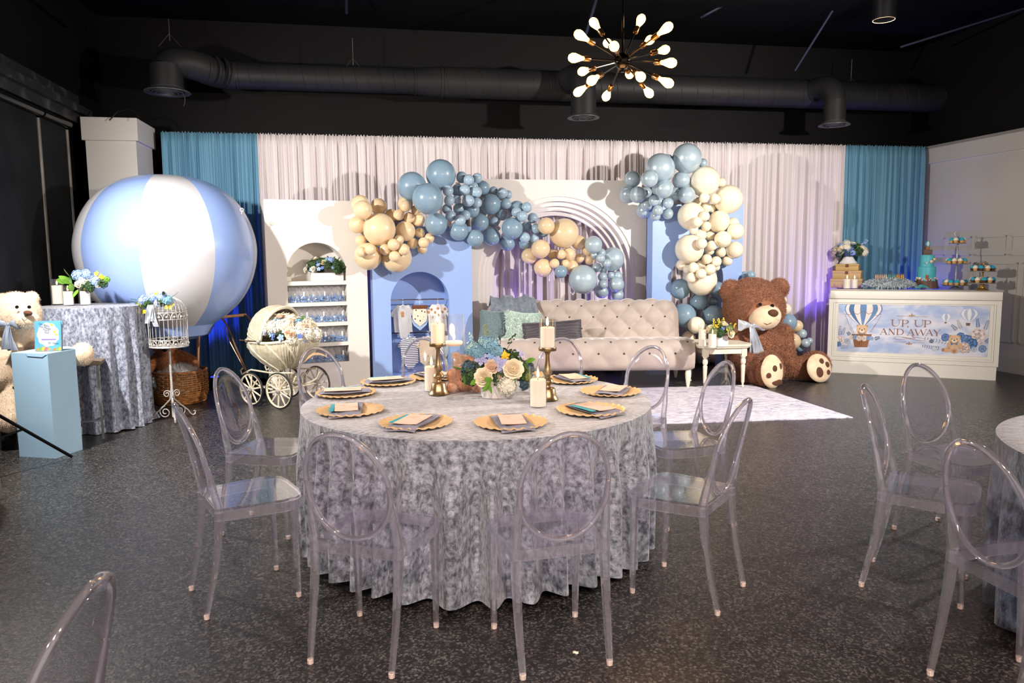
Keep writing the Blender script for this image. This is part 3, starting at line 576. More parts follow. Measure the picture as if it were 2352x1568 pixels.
garland([(520,190,55,'p'),(840,215,42,'p'),(455,262,133,'p','large pearly light blue balloon left of the topmost one'),(590,490,60,'p'),(697,170,131,'p','large pearly light blue balloon at the very top of the right garland'),(645,368,79,'p'),(695,500,77,'p'),(165,495,80,'p'),(313,640,73,'p'),(415,690,45,'p'),(207,358,74,'p'),(360,355,77,'p'),(490,445,84,'p'),(255,498,74,'p'),(330,480,51,'p'),(430,452,50,'p'),(335,590,54,'p'),(450,562,45,'p'),(400,552,49,'p'),(528,575,49,'p'),(435,640,48,'p'),(525,670,50,'p')], 1400, 320, 3.9206, base_right, 'at the top of the right garland', 'at the top of the right garland')
garland([(1000,390,48,'c'),(1110,760,58,'c'),(820,860,55,'c'),(650,1130,50,'c'),(820,1130,45,'c'),(960,1150,36,'c'),(900,1000,45,'c'),(858,375,133,'c','large cream balloon topmost of the cream ones'),(1070,538,128,'c','large cream balloon sticking out furthest right in the right garland'),(735,690,123,'c'),(985,738,97,'c'),(1135,828,77,'c'),(1125,995,79,'c'),(1020,900,76,'c'),(720,985,130,'c','large cream balloon at the left edge of the cream ones, above the doorway'),(835,1270,134,'c','large cream balloon lowest in the right garland, inside the blue doorway'),
  (805,560,42,'c'),(852,525,47,'c'),(950,535,45,'c'),(920,622,40,'c'),(870,615,47,'c'),(855,690,47,'c'),(785,745,49,'c'),(757,812,42,'c'),(870,783,46,'c'),(905,865,47,'c'),(828,937,51,'c'),(920,957,47,'c'),(1003,1015,49,'c'),(960,1100,49,'c'),(1060,1093,47,'c'),(875,1078,47,'c'),(705,1170,42,'c'),(755,1155,49,'c'),(908,1170,49,'c'),(825,1210,48,'c'),(735,1245,48,'c')], 1400, 320, 3.9206, base_right, 'in the cream run of the right garland', 'in the right garland')
def base_door(x): return Pl(x, 700, rp.A, rp.A+rp.d).y+.15
garland([(115,330,122,'b','large slate blue balloon high in the blue doorway'),(560,340,100,'b'),(510,480,62,'b'),(500,655,132,'b','large slate blue balloon low in the doorway beside the bear'),(640,620,70,'b'),(320,800,90,'b'),(340,485,108,'b'),(160,650,148,'b','large slate blue balloon peeking over the right end of the sofa'),(310,765,104,'c'),(220,920,84,'c'),(270,1010,60,'c')], 1540, 600, 5.226, base_door, 'in the blue doorway between sofa and bear', 'in the blue doorway')
def base_bear(x): return Pl(x, 700, rp.A, rp.A+rp.d).y+.1
garland([(885,165,45,'b'),(900,222,50,'b'),(965,165,55,'b','small slate blue balloon above the head of the brown bear'),(1340,470,58,'c'),(1520,775,72,'t'),(1320,560,42,'c'),(1380,575,72,'c'),(1150,765,50,'c'),(1230,840,45,'c'),(1310,900,78,'t'),(1405,735,112,'b','large slate blue balloon beside the muzzle of the brown bear'),(1265,778,62,'c'),(1670,955,42,'p'),(1550,1040,50,'b'),(1460,960,104,'t'),(1580,870,58,'p'),(1620,985,58,'p')], 1540, 600, 5.226, base_bear, 'behind the brown bear, on its right', 'behind the brown bear')

SHORT = {'in the cluster at the left end of the garland': 'left garland end', 'in the blue cluster left of the white arch': 'blue garland cluster', 'in front of the white arch opening': 'white arch opening', 'at the right end of the garland in the arch': 'arch garland tail',
         'at the top of the right garland': 'right garland top', 'in the cream run of the right garland': 'right garland run', 'in the blue doorway between sofa and bear': 'blue doorway', 'behind the brown bear, on its right': 'behind brown bear'}
ORD = ['first', 'second', 'third', 'fourth', 'fifth', 'sixth', 'seventh', 'eighth']
for (size, cn, where), L in plain.items():
    if len(L) == 1: continue
    L.sort(key=lambda q: q[1]); nr = max(1, math.ceil(len(L)/7)); per = math.ceil(len(L)/nr)
    for r_ in range(nr):
        row = sorted(L[r_*per:(r_+1)*per]); rn = ['top', 'second', 'third', 'fourth', 'fifth'][r_] if r_ < nr-1 or nr == 1 else 'bottom'
        for k, (x, y, o) in enumerate(row): o['label'] = ('%s %s balloon, %s from left%s %s' % (size, cn, ORD[k], ',' if nr == 1 else ', %s row of' % rn, SHORT[where]))
# ================================================================== flowers
def petal(mb, a, R, H, z0, curl, sp, n=4):
    def fn(u, v):
        uu = u*2-1; w = sp*(sin(PI*(.15+.66*v)))**.5; r = R*(.22+.78*sin(v*PI/2))+curl*R*max(0, v-.7)*1.2; an = a+uu*w; r *= 1+.07*sin(uu*4.7+a)*v
        return (r*cos(an), r*sin(an), z0+H*v-(.10*H*uu*uu*v)-curl*.5*max(0, v-.75)*H)
    mb.grid(fn, n, n+1)
def rose_mb():
    mb = MB(); rg = random.Random(5)
    for R, H, z0, c, k in ((.22, .62, .25, 0, 3), (.42, .72, .1, .05, 4), (.62, .74, -.05, .15, 5), (.82, .66, -.2, .3, 6), (1.0, .46, -.25, .5, 7)):
        o = rg.uniform(0, 6)
        for j in range(k): petal(mb, o+2*PI*j/k, R*rg.uniform(.93, 1.05), H, z0+rg.uniform(-.06, .06), c, 1.45*PI/k, 5)
    return mb
def floret(mb, M, s, n=4, bend=.25):
    for j in range(n):
        a = 2*PI*j/n; w = PI/n*.85
        mb.add([(0, 0, 0), (s*.7*cos(a-w), s*.7*sin(a-w), s*bend*.6), (s*cos(a), s*sin(a), s*bend), (s*.7*cos(a+w), s*.7*sin(a+w), s*bend*.6)], [(0, 1, 2, 3)], M)
def sphere_dirs(n, zmin=-.35):
    g = PI*(3-math.sqrt(5)); return [Vector((math.sqrt(1-z*z)*cos(g*i), math.sqrt(1-z*z)*sin(g*i), z)) for i in range(n) for z in [1-(1-zmin)*(i+.5)/n]]
def hydr_mb(n=70, s=.27, np_=4):
    mb = MB(); rg = random.Random(8)
    for d in sphere_dirs(n): floret(mb, Matrix.Translation(d*(.84+rg.uniform(-.08, .17))) @ aim(d) @ rotz(rg.uniform(0, 6)), s, np_)
    return mb.ell((0, 0, 0), .66, 10, 6)
def star_mb():
    mb = MB(); floret(mb, None, 1.0, 5, .2); floret(mb, trans(0, 0, .08) @ rotz(.6), .6, 5, .4); return mb.ell((0, 0, .12), .16, 8, 5)
def leaf_mb(w=.26):
    mb = MB(); mb.grid(lambda u, v: ((u*2-1)*w*sin(PI*min(1, v*.97+.03))**.8, .22*v*v+.10*abs(u*2-1)*w, v), 5, 7); return mb
def sprig_mb(rg, n=14):
    mb = MB().tube([(0, 0, 0), (.05, .02, .5), (.02, .0, 1)], [.018, .014, .008], 4)
    for i in range(n):
        t = .35+.65*i/n; a = rg.uniform(0, 6); r = .16*(1.1-t*.7)
        mb.ell((r*cos(a), r*sin(a), t), .05, 6, 4)
    return mb
def fern_mb(n=9):
    mb = MB().tube([(0, 0, 0), (0, .04, .5), (0, .15, 1)], .012, 4)
    for i in range(n):
        t = .15+.8*i/n
        for s in (-1, 1): mb.add([(0, .15*t*t, t), (s*.12, .15*t*t+.02, t+.04), (s*.24*(1.1-t*.6), .15*t*t+.03, t+.12), (s*.10, .15*t*t, t+.12)], [(0, 1, 2, 3)])
    return mb
FL = {'rose': rose_mb(), 'hydr': hydr_mb(), 'star': star_mb(), 'leaf': leaf_mb(), 'sprig': sprig_mb(random.Random(2)), 'fern': fern_mb(), 'moss': hydr_mb(46, .34, 3)}
FNAME = {'rose': 'rose', 'hydr': 'hydrangea', 'star': 'star_flower', 'leaf': 'leaf', 'sprig': 'berry_sprig', 'fern': 'fern_sprig', 'moss': 'foliage'}
def petal_mat(n, c, c2): return mat(n, c, .6, c2=c2, ns=5, sub=.1, sheen=.1)
FM = {'ivory': petal_mat('ivory_petal', (252, 244, 224), (248, 234, 200)), 'white': petal_mat('white_petal', (248, 244, 232), (240, 234, 214)), 'peach': petal_mat('peach_petal', (248, 228, 206), (244, 214, 188)),
      'blue': petal_mat('light_blue_petal', (150, 182, 232), (178, 204, 244)), 'sky': petal_mat('sky_petal', (118, 170, 200), (140, 190, 206)), 'deep': petal_mat('cornflower_petal', (96, 122, 190), (120, 146, 208)), 'lilac': petal_mat('lilac_petal', (170, 174, 218), (188, 192, 228)),
      'yellow': petal_mat('yellow_petal', (246, 216, 70), (236, 198, 50)), 'green': petal_mat('fresh_green_leaf', (96, 150, 44), (124, 176, 60)), 'dark': petal_mat('dark_green_leaf', (36, 66, 36), (58, 92, 46)), 'teal': petal_mat('blue_green_leaf', (50, 78, 92), (70, 100, 112)), 'olive': petal_mat('olive_leaf', (112, 128, 60), (140, 150, 76))}
_fc = {}
def bloom(parent, kind, col, loc, r, d=(0, 0, 1)):
    k = (kind, col)
    if k not in _fc: me = FL[kind].mesh(FNAME[kind]); me.materials.append(FM[col]); _fc[k] = me
    o = link(FNAME[kind], _fc[k], None, parent); d = Vector(d).normalized()
    o.matrix_local = Matrix.Translation(Vector(loc)) @ aim(d) @ rotz(random.uniform(0, 6.28)) @ Matrix.Scale(r, 4); return o
def mound(parent, c, rad, spec, seed, zmin=-.1, flat=1.0):
    """spec: (kind, colour, count, size); spread evenly over the upper part of an ellipsoid"""
    rg = random.Random(seed); L = [(k, cl, s) for k, cl, n, s in spec for _ in range(n)]; rg.shuffle(L); D = sphere_dirs(len(L), zmin); rg.shuffle(D)
    for (k, cl, s), d in zip(L, D):
        e = 1.0 if k in ('rose', 'star') else .92 if k == 'hydr' else .8
        j = Vector((rg.uniform(-.1, .1), rg.uniform(-.1, .1), rg.uniform(-.1, .1))); p = Vector(c)+Vector(((d.x+j.x)*rad[0], (d.y+j.y)*rad[1], (d.z+j.z)*rad[2]))*e
        bloom(parent, k, cl, p, s*rg.uniform(.85, 1.15), Vector((d.x, d.y, d.z*flat+.25))+j)
# ================================================================== round tables
def velvet(name, light_c, dark_c, ns=16, st=(1.0, 2.6, 1.2), sheen=.6):
    M = mat(name, dark_c, .45, c2=light_c, ns=ns, nd=.05, lo=.38, hi=.62, stretch=st, sheen=sheen, bump=.6, bs=45, detail=10, r2=.33)
    for n in M.node_tree.nodes:
        if n.type == 'TEX_NOISE': n.inputs['Roughness'].default_value = .68
    return M
M_vel = velvet('silver_blue_crushed_velvet', (174, 184, 196), (86, 89, 99), 34, (.9, 2.6, 1.0))
M_vel2 = velvet('smoky_blue_crushed_velvet', (110, 122, 140), (40, 46, 56), 14)
M_vel3 = velvet('silver_crushed_velvet_drape', (172, 180, 198), (84, 88, 104), 45, (1, 1, .6))
def table_cloth(R, top, hem, nf, amp, seed, flare=.0, puddle=0.):
    rg = np.random.default_rng(seed); ph = rg.uniform(0, 6.28, 5); n = nf*12; jit = np.cumsum(rg.uniform(.6, 1.4, nf)); jit = jit/jit[-1]*2*PI
    def fold(a):
        i = np.searchsorted(jit, a % (2*PI)); lo = jit[i-1] if i else 0; hi = jit[min(i, nf-1)]; return .5-.5*cos(2*PI*((a % (2*PI))-lo)/(hi-lo+1e-9))
    prof = [(0.0, 1)]+[(.2*R*k, 1) for k in (1, 2, 3, 4)]+[(R*.92, 1), (R*.975, 1)]
    rows = []
    for r, _ in prof: rows.append([(r*cos(2*PI*j/n), r*sin(2*PI*j/n), top+.0015*sin(9*r+3*j*2*PI/n+ph[0])) for j in range(n)])
    for k in range(15):
        v = k/14; z = (top-.006)+(hem-top+.006)*v; row = []
        for j in range(n):
            a = 2*PI*j/n; f = fold(a+.05*v*sin(3*a+ph[1])); am = amp*min(1, v*2.2)**1.1
            r = R+flare*v-.03*v+am*(f*1.25-.7)+.006*v*sin(7*a+ph[2])
            if puddle and v > .93: r += puddle*(v-.93)/.07*(.5+.5*sin(5*a+ph[3]))
            row.append((r*cos(a), r*sin(a), max(.004, z+.008*sin(5*a+ph[4])*v*(v > .9))))
        rows.append(row)
    mb = MB(); V = [p for row in rows for p in row]; F = []
    for i in range(len(rows)-1):
        for j in range(n): F.append((i*n+j, i*n+(j+1) % n, (i+1)*n+(j+1) % n, (i+1)*n+j))
    return mb.add(V, F)
M_ply = mat('birch_plywood', (190, 160, 120), .6, c2=(170, 138, 98), ns=6, stretch=(1, 8, 8))
def round_table(c, R, h, lab, labc, m, nf, amp, seed, hem=.04, flare=.02, puddle=0., grp=None):
    t = thing('round_table', lab, 'table', (c[0], c[1], 0)); part('tabletop', MB().lathe([(0, h-.03), (R-.03, h-.03), (R-.025, h-.008), (0, h-.008)], 40), M_ply, t)
    for k in range(4): part('leg', MB().tube([(R*.55*cos(PI/4+k*PI/2), R*.55*sin(PI/4+k*PI/2), h-.03), (R*.6*cos(PI/4+k*PI/2), R*.6*sin(PI/4+k*PI/2), 0)], .016, 8), M_black, t)
    o = solo('tablecloth', table_cloth(R, h, hem, nf, amp, seed, flare, puddle), m, labc, 'tablecloth', (c[0], c[1], 0)); return o
TC = Vector((-.187, 3.94, 0)); TH = .76
round_table(TC, .915, TH, 'round banquet table under the large silver blue cloth', 'silver blue crushed velvet cloth on the large round table in the middle', M_vel, 38, .075, 3)
RT = Vector((2.82, 2.64, 0)); round_table(RT, .9, TH, 'round banquet table at the right edge of the picture', 'smoky blue velvet cloth on the round table at the right edge', M_vel2, 28, .05, 4)
LT = Vector((-3.54, 4.22, 0)); round_table(LT, .42, TH, 'round banquet table at the left edge, mostly out of view', 'mauve grey velvet cloth edge in the lower left corner by the light stand', velvet('mauve_grey_velvet', (112, 100, 110), (50, 44, 52), 14), 18, .04, 6, .06, .05)
# ================================================================== clear chairs
M_clear = clear('clear_polycarbonate', (250, 249, 253), .04, .0, 1.25, 1.2, .012)
M_rim = clear('clear_polycarbonate_edge', (251, 250, 254), .06, .65, 1.38, 2.0, .05)
M_foot = mat('pale_rubber_glide', (226, 208, 196), .5, c2=(214, 196, 186), ns=20)
def back_y(z): t = max(0, (z-.46)/.44); return -.145-.10*t**1.25
def make_chair(lab, grp):
    t = thing('ghost_chair', lab, 'chair', group=grp)
    # seat: dished slab wider in front, rounded front edge
    out = [(-.172, -.15), (.172, -.15), (.195, .0), (.203, .12), (.195, .18), (.16, .215), (.08, .225), (-.08, .225), (-.16, .215), (-.195, .18), (-.203, .12), (-.195, .0)]
    n = len(out); vs = [(x, y, z) for z in (.455, .468) for x, y in out]; fs = [tuple(range(n-1, -1, -1)), tuple(range(n, 2*n))]+[(i, (i+1) % n, (i+1) % n+n, i+n) for i in range(n)]
    part('seat', MB().add(vs, fs), M_clear, t, 35)
    inn = [(x*.965, y*.965) for x, y in out]; vs = [(x, y, z) for z in (.412, .4545) for q in (out, inn) for x, y in q]; fs = []
    for i in range(n):
        j = (i+1) % n; fs += [(i, j, 2*n+j, 2*n+i), (n+i, 3*n+i, 3*n+j, n+j), (i, n+i, n+j, j), (2*n+i, 2*n+j, 3*n+j, 3*n+i)]
    part('seat_apron', MB().add(vs, fs), M_rim, t, 35)
    hx, hz, zc_ = .168, .207, .693
    def plate_fn(sd):
        def fn(u, v):
            a = 2*PI*u; x = hx*v*cos(a)*(1-.06*sin(a)); z = zc_+hz*v*sin(a); return (x, back_y(z)-.018*(1-(x/hx)**2)+sd, z)
        return fn
    mb = MB().grid(lambda u, v: (plate_fn(-.004)(u, v*2) if v <= .5 else plate_fn(.004)(u, 2-2*v)), 40, 13, True); part('backrest', mb, M_clear, t, True)
    part('back_rim', MB().tube([(hx*cos(a)*(1-.06*sin(a)), back_y(zc_+hz*sin(a))-.018*(1-cos(a)**2), zc_+hz*sin(a)) for a in [2*PI*i/44 for i in range(44)]], .0105, 8, True), M_rim, t, True)
    for s in (-1, 1):
        pts = [(s*.164, back_y(.70)-.004, .70), (s*.166, back_y(.62), .62), (s*.172, back_y(.54), .54), (s*.174, -.142, .47), (s*.174, -.145, .42)]
        part('back_stile', MB().tube(pts, [.008, .014, .017, .019, .019], 6), M_rim, t, 50)
        for pp_, nm in (([(s*.172, -.142, .452), (s*.173, -.15, .34), (s*.172, -.175, .18), (s*.168, -.212, .012)], 'leg'), ([(s*.178, .172, .452), (s*.178, .174, .3), (s*.176, .178, .012)], 'leg')):
            l = part(nm, MB().tube(pp_, [.0215-.009*i/(len(pp_)-1) for i in range(len(pp_))], 6), M_rim, t, 50)
            e = pp_[-1]; part('foot', MB().lathe([(.010, 0), (.0115, .001), (.0125, .018), (.010, .02)], 8, c=(e[0], e[1], 0)), M_foot, l)
    return t
def dup(root, loc, rz, label=None, group=None):
    r = root.copy(); COL.objects.link(r); r.location = loc; r.rotation_euler = (0, 0, rz)
    if label: r['label'] = label
    if group: r['group'] = group
    for ch_ in list(root.children):
        c = ch_.copy(); COL.objects.link(c); c.parent = r
        for g in ch_.children: d = g.copy(); COL.objects.link(d); d.parent = c
    return r
G1 = 'clear chairs around the large round table'
CHAIRS = [(-107.4, 1.40, 'left one of the two clear chairs with their backs to the camera'), (-74.5, 1.41, 'right one of the two clear chairs with their backs to the camera'),
          (-146.7, 1.44, 'clear chair at the near left of the large table, seen from its side'), (-35, 1.39, 'clear chair at the near right of the large table, seen from its side'),
          (171.8, 1.41, 'clear oval back chair left of the large table, in front of the wicker pram wheels'), (134.8, 1.62, 'clear oval back chair behind the table, in front of the favor bag shelves'),
          (105.9, 1.76, 'clear oval back chair behind the table, in front of the baby clothes'), (71.2, 1.70, 'clear oval back chair behind the table, in front of the left half of the sofa'),
          (43.6, 1.53, 'clear oval back chair behind the table, in front of the right half of the sofa'), (12.3, 1.41, 'clear oval back chair right of the table, on the pale rug edge')]
first = None
for a, r, lab in CHAIRS:
    ar = math.radians(a); f = Vector((TC.x+r*cos(ar), TC.y+r*sin(ar), 0)); d = Vector((cos(ar), sin(ar), 0)); rz = math.atan2(-d.y, -d.x)-PI/2; loc = f-d*.21
    if first is None: first = make_chair(lab, G1); first.location = loc; first.rotation_euler = (0, 0, rz)
    else: dup(first, loc, rz, lab, G1)
G2 = 'clear chairs at the neighbouring tables'
for (x, y, tgt, lab) in ((1.69, 3.40, RT, 'clear chair at the right table, seen edge on, nearest the large table'), (2.26, 4.03, RT, 'clear chair at the right table, furthest back below the dessert counter'), (1.54, 2.375, RT, 'clear oval back chair in the lower right corner, partly cut off'), (-.86, 1.36, Vector((-2.6, 1.22, 0)), 'top of a clear chair back in the lower left corner, nearest the camera')):
    f = Vector((x, y, 0)); d = (f-tgt).normalized(); dup(first, f-d*.2, math.atan2(-d.y, -d.x)-PI/2, lab, G2)
# ================================================================== place settings
M_gold = mat('gold_charger', (246, 208, 152), .36, .3, c2=(250, 218, 168), ns=8)
M_nap = mat('grey_blue_napkin', (150, 152, 166), .85, c2=(128, 130, 146), ns=12, bump=.3, bs=80)
M_menu = mat('peach_menu_card', (232, 206, 186), .7, c2=(214, 180, 158), ns=14, lo=.5, hi=.7)
M_tealpaper = mat('teal_paper', (60, 160, 176), .6, c2=(80, 176, 190), ns=10)
def charger():
    mb = MB(); n = 72
    pr = [(0, .004), (.09, .004), (.10, .006), (.125, .012), (.15, .016), (.163, .017), (.163, .013), (.12, .004), (.09, 0), (0, 0)]
    rows = [[((r*(1+(.018*cos(24*2*PI*j/n) if r > .15 else 0)))*cos(2*PI*j/n), (r*(1+(.018*cos(24*2*PI*j/n) if r > .15 else 0)))*sin(2*PI*j/n), z+(.004*cos(24*2*PI*j/n)*(r-.1)/.06 if r > .11 and z > .004 else 0)) for j in range(n)] for r, z in pr]
    return mb.add([p for r in rows for p in r], [(i*n+j, i*n+(j+1) % n, (i+1)*n+(j+1) % n, (i+1)*n+j) for i in range(len(pr)-1) for j in range(n)])
ch_me = charger().mesh('charger_plate', 35)
nap_me = MB().grid(lambda u, v: ((u-.5)*.15, (v-.5)*.30, .006+.004*sin(u*5)+.002*sin(v*9)+(-.010*max(0, v*9-7.6) if v > .84 else 0)), 8, 14).grid(lambda u, v: ((u-.5)*.148, (v-.5)*.28, .0), 8, 14).mesh('napkin')
card_me = MB().grid(lambda u, v: ((u-.5)*.11, (v-.5)*.20, .0+.008*(2*u-1)**2*.3), 5, 3).grid(lambda u, v: ((u-.5)*.11, (v-.5)*.20, -.0015+.008*(2*u-1)**2*.3), 5, 3).mesh('menu_card', False)
strip_me = MB().rbox((0, 0, 0), (.025, .17, .005), .002).mesh('paper_strip')
PL = [(855,871,'far left, below the pram'),(790,902,'left edge of the table'),(805,942,'near left edge of the table'),(955,970,'front, left of the middle'),(1173,970,'front, right of the middle'),(1357,941,'near right edge of the table'),(1402,899,'right edge of the table'),(1332,868,'far right, below the sofa'),(985,857,'far side behind the candlestick'),(1212,853,'far side behind the flowers')]
rg = random.Random(12)
for i, (x, y, w) in enumerate(PL):
    p = Pz(x, y, TH+.012); d = p-TC; d.z = 0; rl = d.length
    if rl > .745: d *= .745/rl
    p = TC+d; a = math.atan2(d.y, d.x); z = TH+.003
    tag(link('charger_plate', ch_me, M_gold, None, (p.x, p.y, z), rg.uniform(0, 6)), 'gold scalloped charger plate at the '+w, 'plate', 'gold charger plates')
    rz = a-PI/2+rg.uniform(-.5, .5)+(.9 if i in (0, 1, 2, 6, 7) else 0); off = Vector((cos(a), sin(a), 0))*.02
    tag(link('napkin', nap_me, M_nap, None, (p.x+off.x, p.y+off.y, z+.014), rz), 'grey blue folded napkin on the plate at the '+w, 'napkin', 'folded napkins on the plates')
    tag(link('menu_card', card_me, M_menu, None, (p.x+off.x, p.y+off.y, z+.028), rz+rg.uniform(-.15, .15)), 'peach printed menu card on the plate at the '+w, 'menu card', 'menu cards on the plates')
    if i in (0, 1, 2, 3, 5, 7):
        q = Vector((cos(rz), sin(rz), 0))*.066; tag(link('paper_strip', strip_me, M_tealpaper, None, (p.x+off.x+q.x, p.y+off.y+q.y, z+.027), rz), 'teal paper strip under the menu card at the '+w, 'paper strip', 'teal paper strips on the plates')
# setting on the right table
p = Vector((2.42, 3.16, TH+.004)); tag(link('charger_plate', ch_me, mat('pewter_plate', (70, 66, 66), .3, .6, c2=(84, 80, 80), ns=8), None, p), 'dark plate on the round table at the right edge', 'plate')
tag(link('napkin', nap_me, mat('blush_napkin', (222, 190, 172), .85, c2=(206, 172, 154), ns=12), None, p+Vector((0, 0, .015)), 1.2), 'blush napkin on the dark plate at the right edge', 'napkin')
# ================================================================== candles and glass
M_wax = mat('ivory_wax', (250, 240, 226), .5, c2=(246, 232, 214), ns=4, sub=.25, emit=(255, 200, 150), es=.10)
M_wick = mat('burnt_wick', (30, 24, 20), .9, c2=(50, 40, 30), ns=50)
M_flame = mat('candle_flame', (255, 220, 150), .5, c2=(255, 210, 140), emit=(255, 190, 100), es=14)
M_glass = clear('clear_glass', (250, 252, 252), .02, .0, 1.45, 1.3, .012)
M_bronze = mat('antique_bronze_gold', (182, 156, 116), .3, .85, c2=(136, 112, 78), ns=9, bump=.05, bs=30)
def candle(loc, r, h, lab, grp=None, floating=False):
    t = thing('pillar_candle' if not floating else 'floating_candle', lab, 'candle', loc, 0, grp)
    part('wax', MB().lathe([(0, .0), (r*(.72 if floating else 1), 0), (r, h*.5), (r, h-.003), (r-.004, h), (r*.6, h-.004), (0, h-.006)], 24), M_wax, t)
    part('wick', MB().tube([(0, 0, h-.006), (.001, 0, h+.010)], .0015, 5), M_wick, t)
    part('flame', MB().lathe([(.001, h+.006), (.006, h+.014), (.0075, h+.022), (.005, h+.036), (.001, h+.052)], 10), M_flame, t)
    return t
def hurricane(loc, r, h, lab, grp=None, bottom=True):
    pr = [(r, 0), (r, h), (r-.003, h), (r-.003, .006), (.001, .006), (.001, 0)] if bottom else [(r, 0), (r, h), (r-.003, h), (r-.003, 0), (r, 0)]
    return solo('glass_cylinder', MB().lathe(pr, 28, cap=False), M_glass, lab, 'glass vase', loc, 0, grp, 30)
def candlestick(loc, h, lab):
    k = h/.28; pr = [(0, 0), (.055, 0), (.058, .006), (.052, .014), (.044, .03), (.040, .06), (.034, .066), (.016, .07), (.014, .078), (.026, .088), (.031, .10), (.026, .112), (.013, .122), (.02, .135), (.024, .146), (.018, .165), (.012, .2), (.010, .235), (.014, .25), (.02, .258), (.046, .262), (.048, .275), (.046, .28), (0, .28)]
    return solo('candlestick', MB().lathe([(r, z*k) for r, z in pr], 28), M_bronze, lab, 'candlestick', loc, 0, 'bronze candlesticks')
zt_ = TH+.003
for (x, y, htop, lab) in ((1008, 905, 787, 'left'), (1258, 918, 797, 'right')):
    b = Pz(x, y, zt_); h = Py(x, htop, b.y).z-b.z
    candlestick(b, h, 'turned bronze candlestick %s of the table flowers' % lab)
    candle(b+Vector((0, 0, h+.0005)), .037, .105, 'ivory pillar candle on the %s bronze candlestick' % lab, 'candles on the large table')
    hurricane(b+Vector((0, 0, h+.0005)), .043, .15, 'clear glass cylinder around the candle on the %s candlestick' % lab, 'glass cylinders on the large table', False)
for (x, y, lab) in ((1236, 934, 'front of the right candlestick'), (992, 898, 'behind the left candlestick')):
    b = Pz(x, y, zt_); hurricane(b, .045, .2, 'clear glass cylinder standing on the cloth, '+lab, 'glass cylinders on the large table')
    candle(b+Vector((0, 0, .0065)), .039, .135, 'ivory pillar candle in a glass on the cloth, '+lab, 'candles on the large table')
b = Pz(1045, 915, zt_); hz_ = Py(1045, 722, b.y).z-b.z
t = thing('stemmed_glass_vase', 'tall stemmed clear glass vase with water and a floating candle', 'glass vase', b)
part('foot', MB().lathe([(0, 0), (.052, 0), (.05, .004), (.014, .012), (.010, .02), (0, .02)], 28), M_glass, t)
part('stem', MB().lathe([(.010, .018), (.008, .06), (.009, .13), (.014, .165), (0, .17)], 20), M_glass, t)
part('bowl', MB().lathe([(.001, .168), (.03, .172), (.056, .185), (.060, .2), (.060, hz_), (.057, hz_), (.057, .203), (.05, .19), (.001, .178)], 32, cap=False), M_glass, t)
part('water', MB().lathe([(0, .191), (.05, .192), (.0565, .204), (.0565, .292), (0, .292)], 28), clear('water', (248, 252, 252), .02, .0, 1.33, .66), t)
candle(b+Vector((0, 0, .283)), .046, .026, 'ivory floating candle in the stemmed glass vase', None, True)
light('candle_glow', 'POINT', b+Vector((.02, -.02, .37)), None, 1.2, (255, 180, 110), .03)
# small plush bear lying behind the glass vase
M_ginger = mat('ginger_plush', (222, 172, 140), .9, c2=(204, 150, 116), ns=40, sheen=.5); 
q = Pz(1068, 897, zt_); tb = thing('small_teddy', 'small ginger plush bear sitting behind the stemmed glass vase', 'teddy bear', q)
me = blob(MB().ell((0, 0, .06), (.07, .06, .065)).ell((-.005, -.01, .155), (.058, .055, .052)).ell((-.05, -.0, .20), (.022, .014, .024)).ell((.045, .0, .20), (.022, .014, .024)).ell((-.065, -.05, .03), (.033, .05, .033)).ell((.07, -.05, .03), (.033, .05, .033)).ell((-.07, -.02, .09), (.03, .03, .04)).ell((.07, -.02, .09), (.03, .03, .04)).ell((-.005, -.06, .14), (.025, .02, .02)), .008, 4)
link('body', me, M_ginger, tb); fur(tb, me, M_ginger, 9000, .009, .0009)
# flower centrepiece
M_ceram = mat('white_ceramic', (240, 238, 234), .35, c2=(236, 234, 230), coat=.3)
c = Pz(1145, 911, zt_); fv = thing('flower_centerpiece', 'white oval vase of cream roses, blue lilac and greenery on the large table', 'flower arrangement', c)
sup = lambda a, e=.55: (abs(cos(a))**e*(1 if cos(a) > 0 else -1), abs(sin(a))**e*(1 if sin(a) > 0 else -1))
def vrow(k, rx, ry, z): return [(sup(2*PI*j/36)[0]*rx*k, sup(2*PI*j/36)[1]*ry*k, z) for j in range(36)]
rows = [vrow(.86, .1, .06, 0), vrow(.93, .1, .06, .015), vrow(1, .1, .06, .06), vrow(1.04, .1, .06, .115), vrow(.98, .1, .06, .115), vrow(.95, .1, .06, .06), vrow(.8, .1, .06, .01)]
part('vase', MB().add([p for r in rows for p in r]+[(0, 0, 0), (0, 0, .01)], [(i*36+j, i*36+(j+1) % 36, (i+1)*36+(j+1) % 36, (i+1)*36+j) for i in range(6) for j in range(36)]+[(252, (j+1) % 36, j) for j in range(36)]+[(253, 216+j, 216+(j+1) % 36) for j in range(36)]), M_ceram, fv)
S = 3.9/FPX
def fz(X, Y, dy=0): return ((960+X/6.272-1145)*S, dy, (911-(700+Y/6.272))*S)
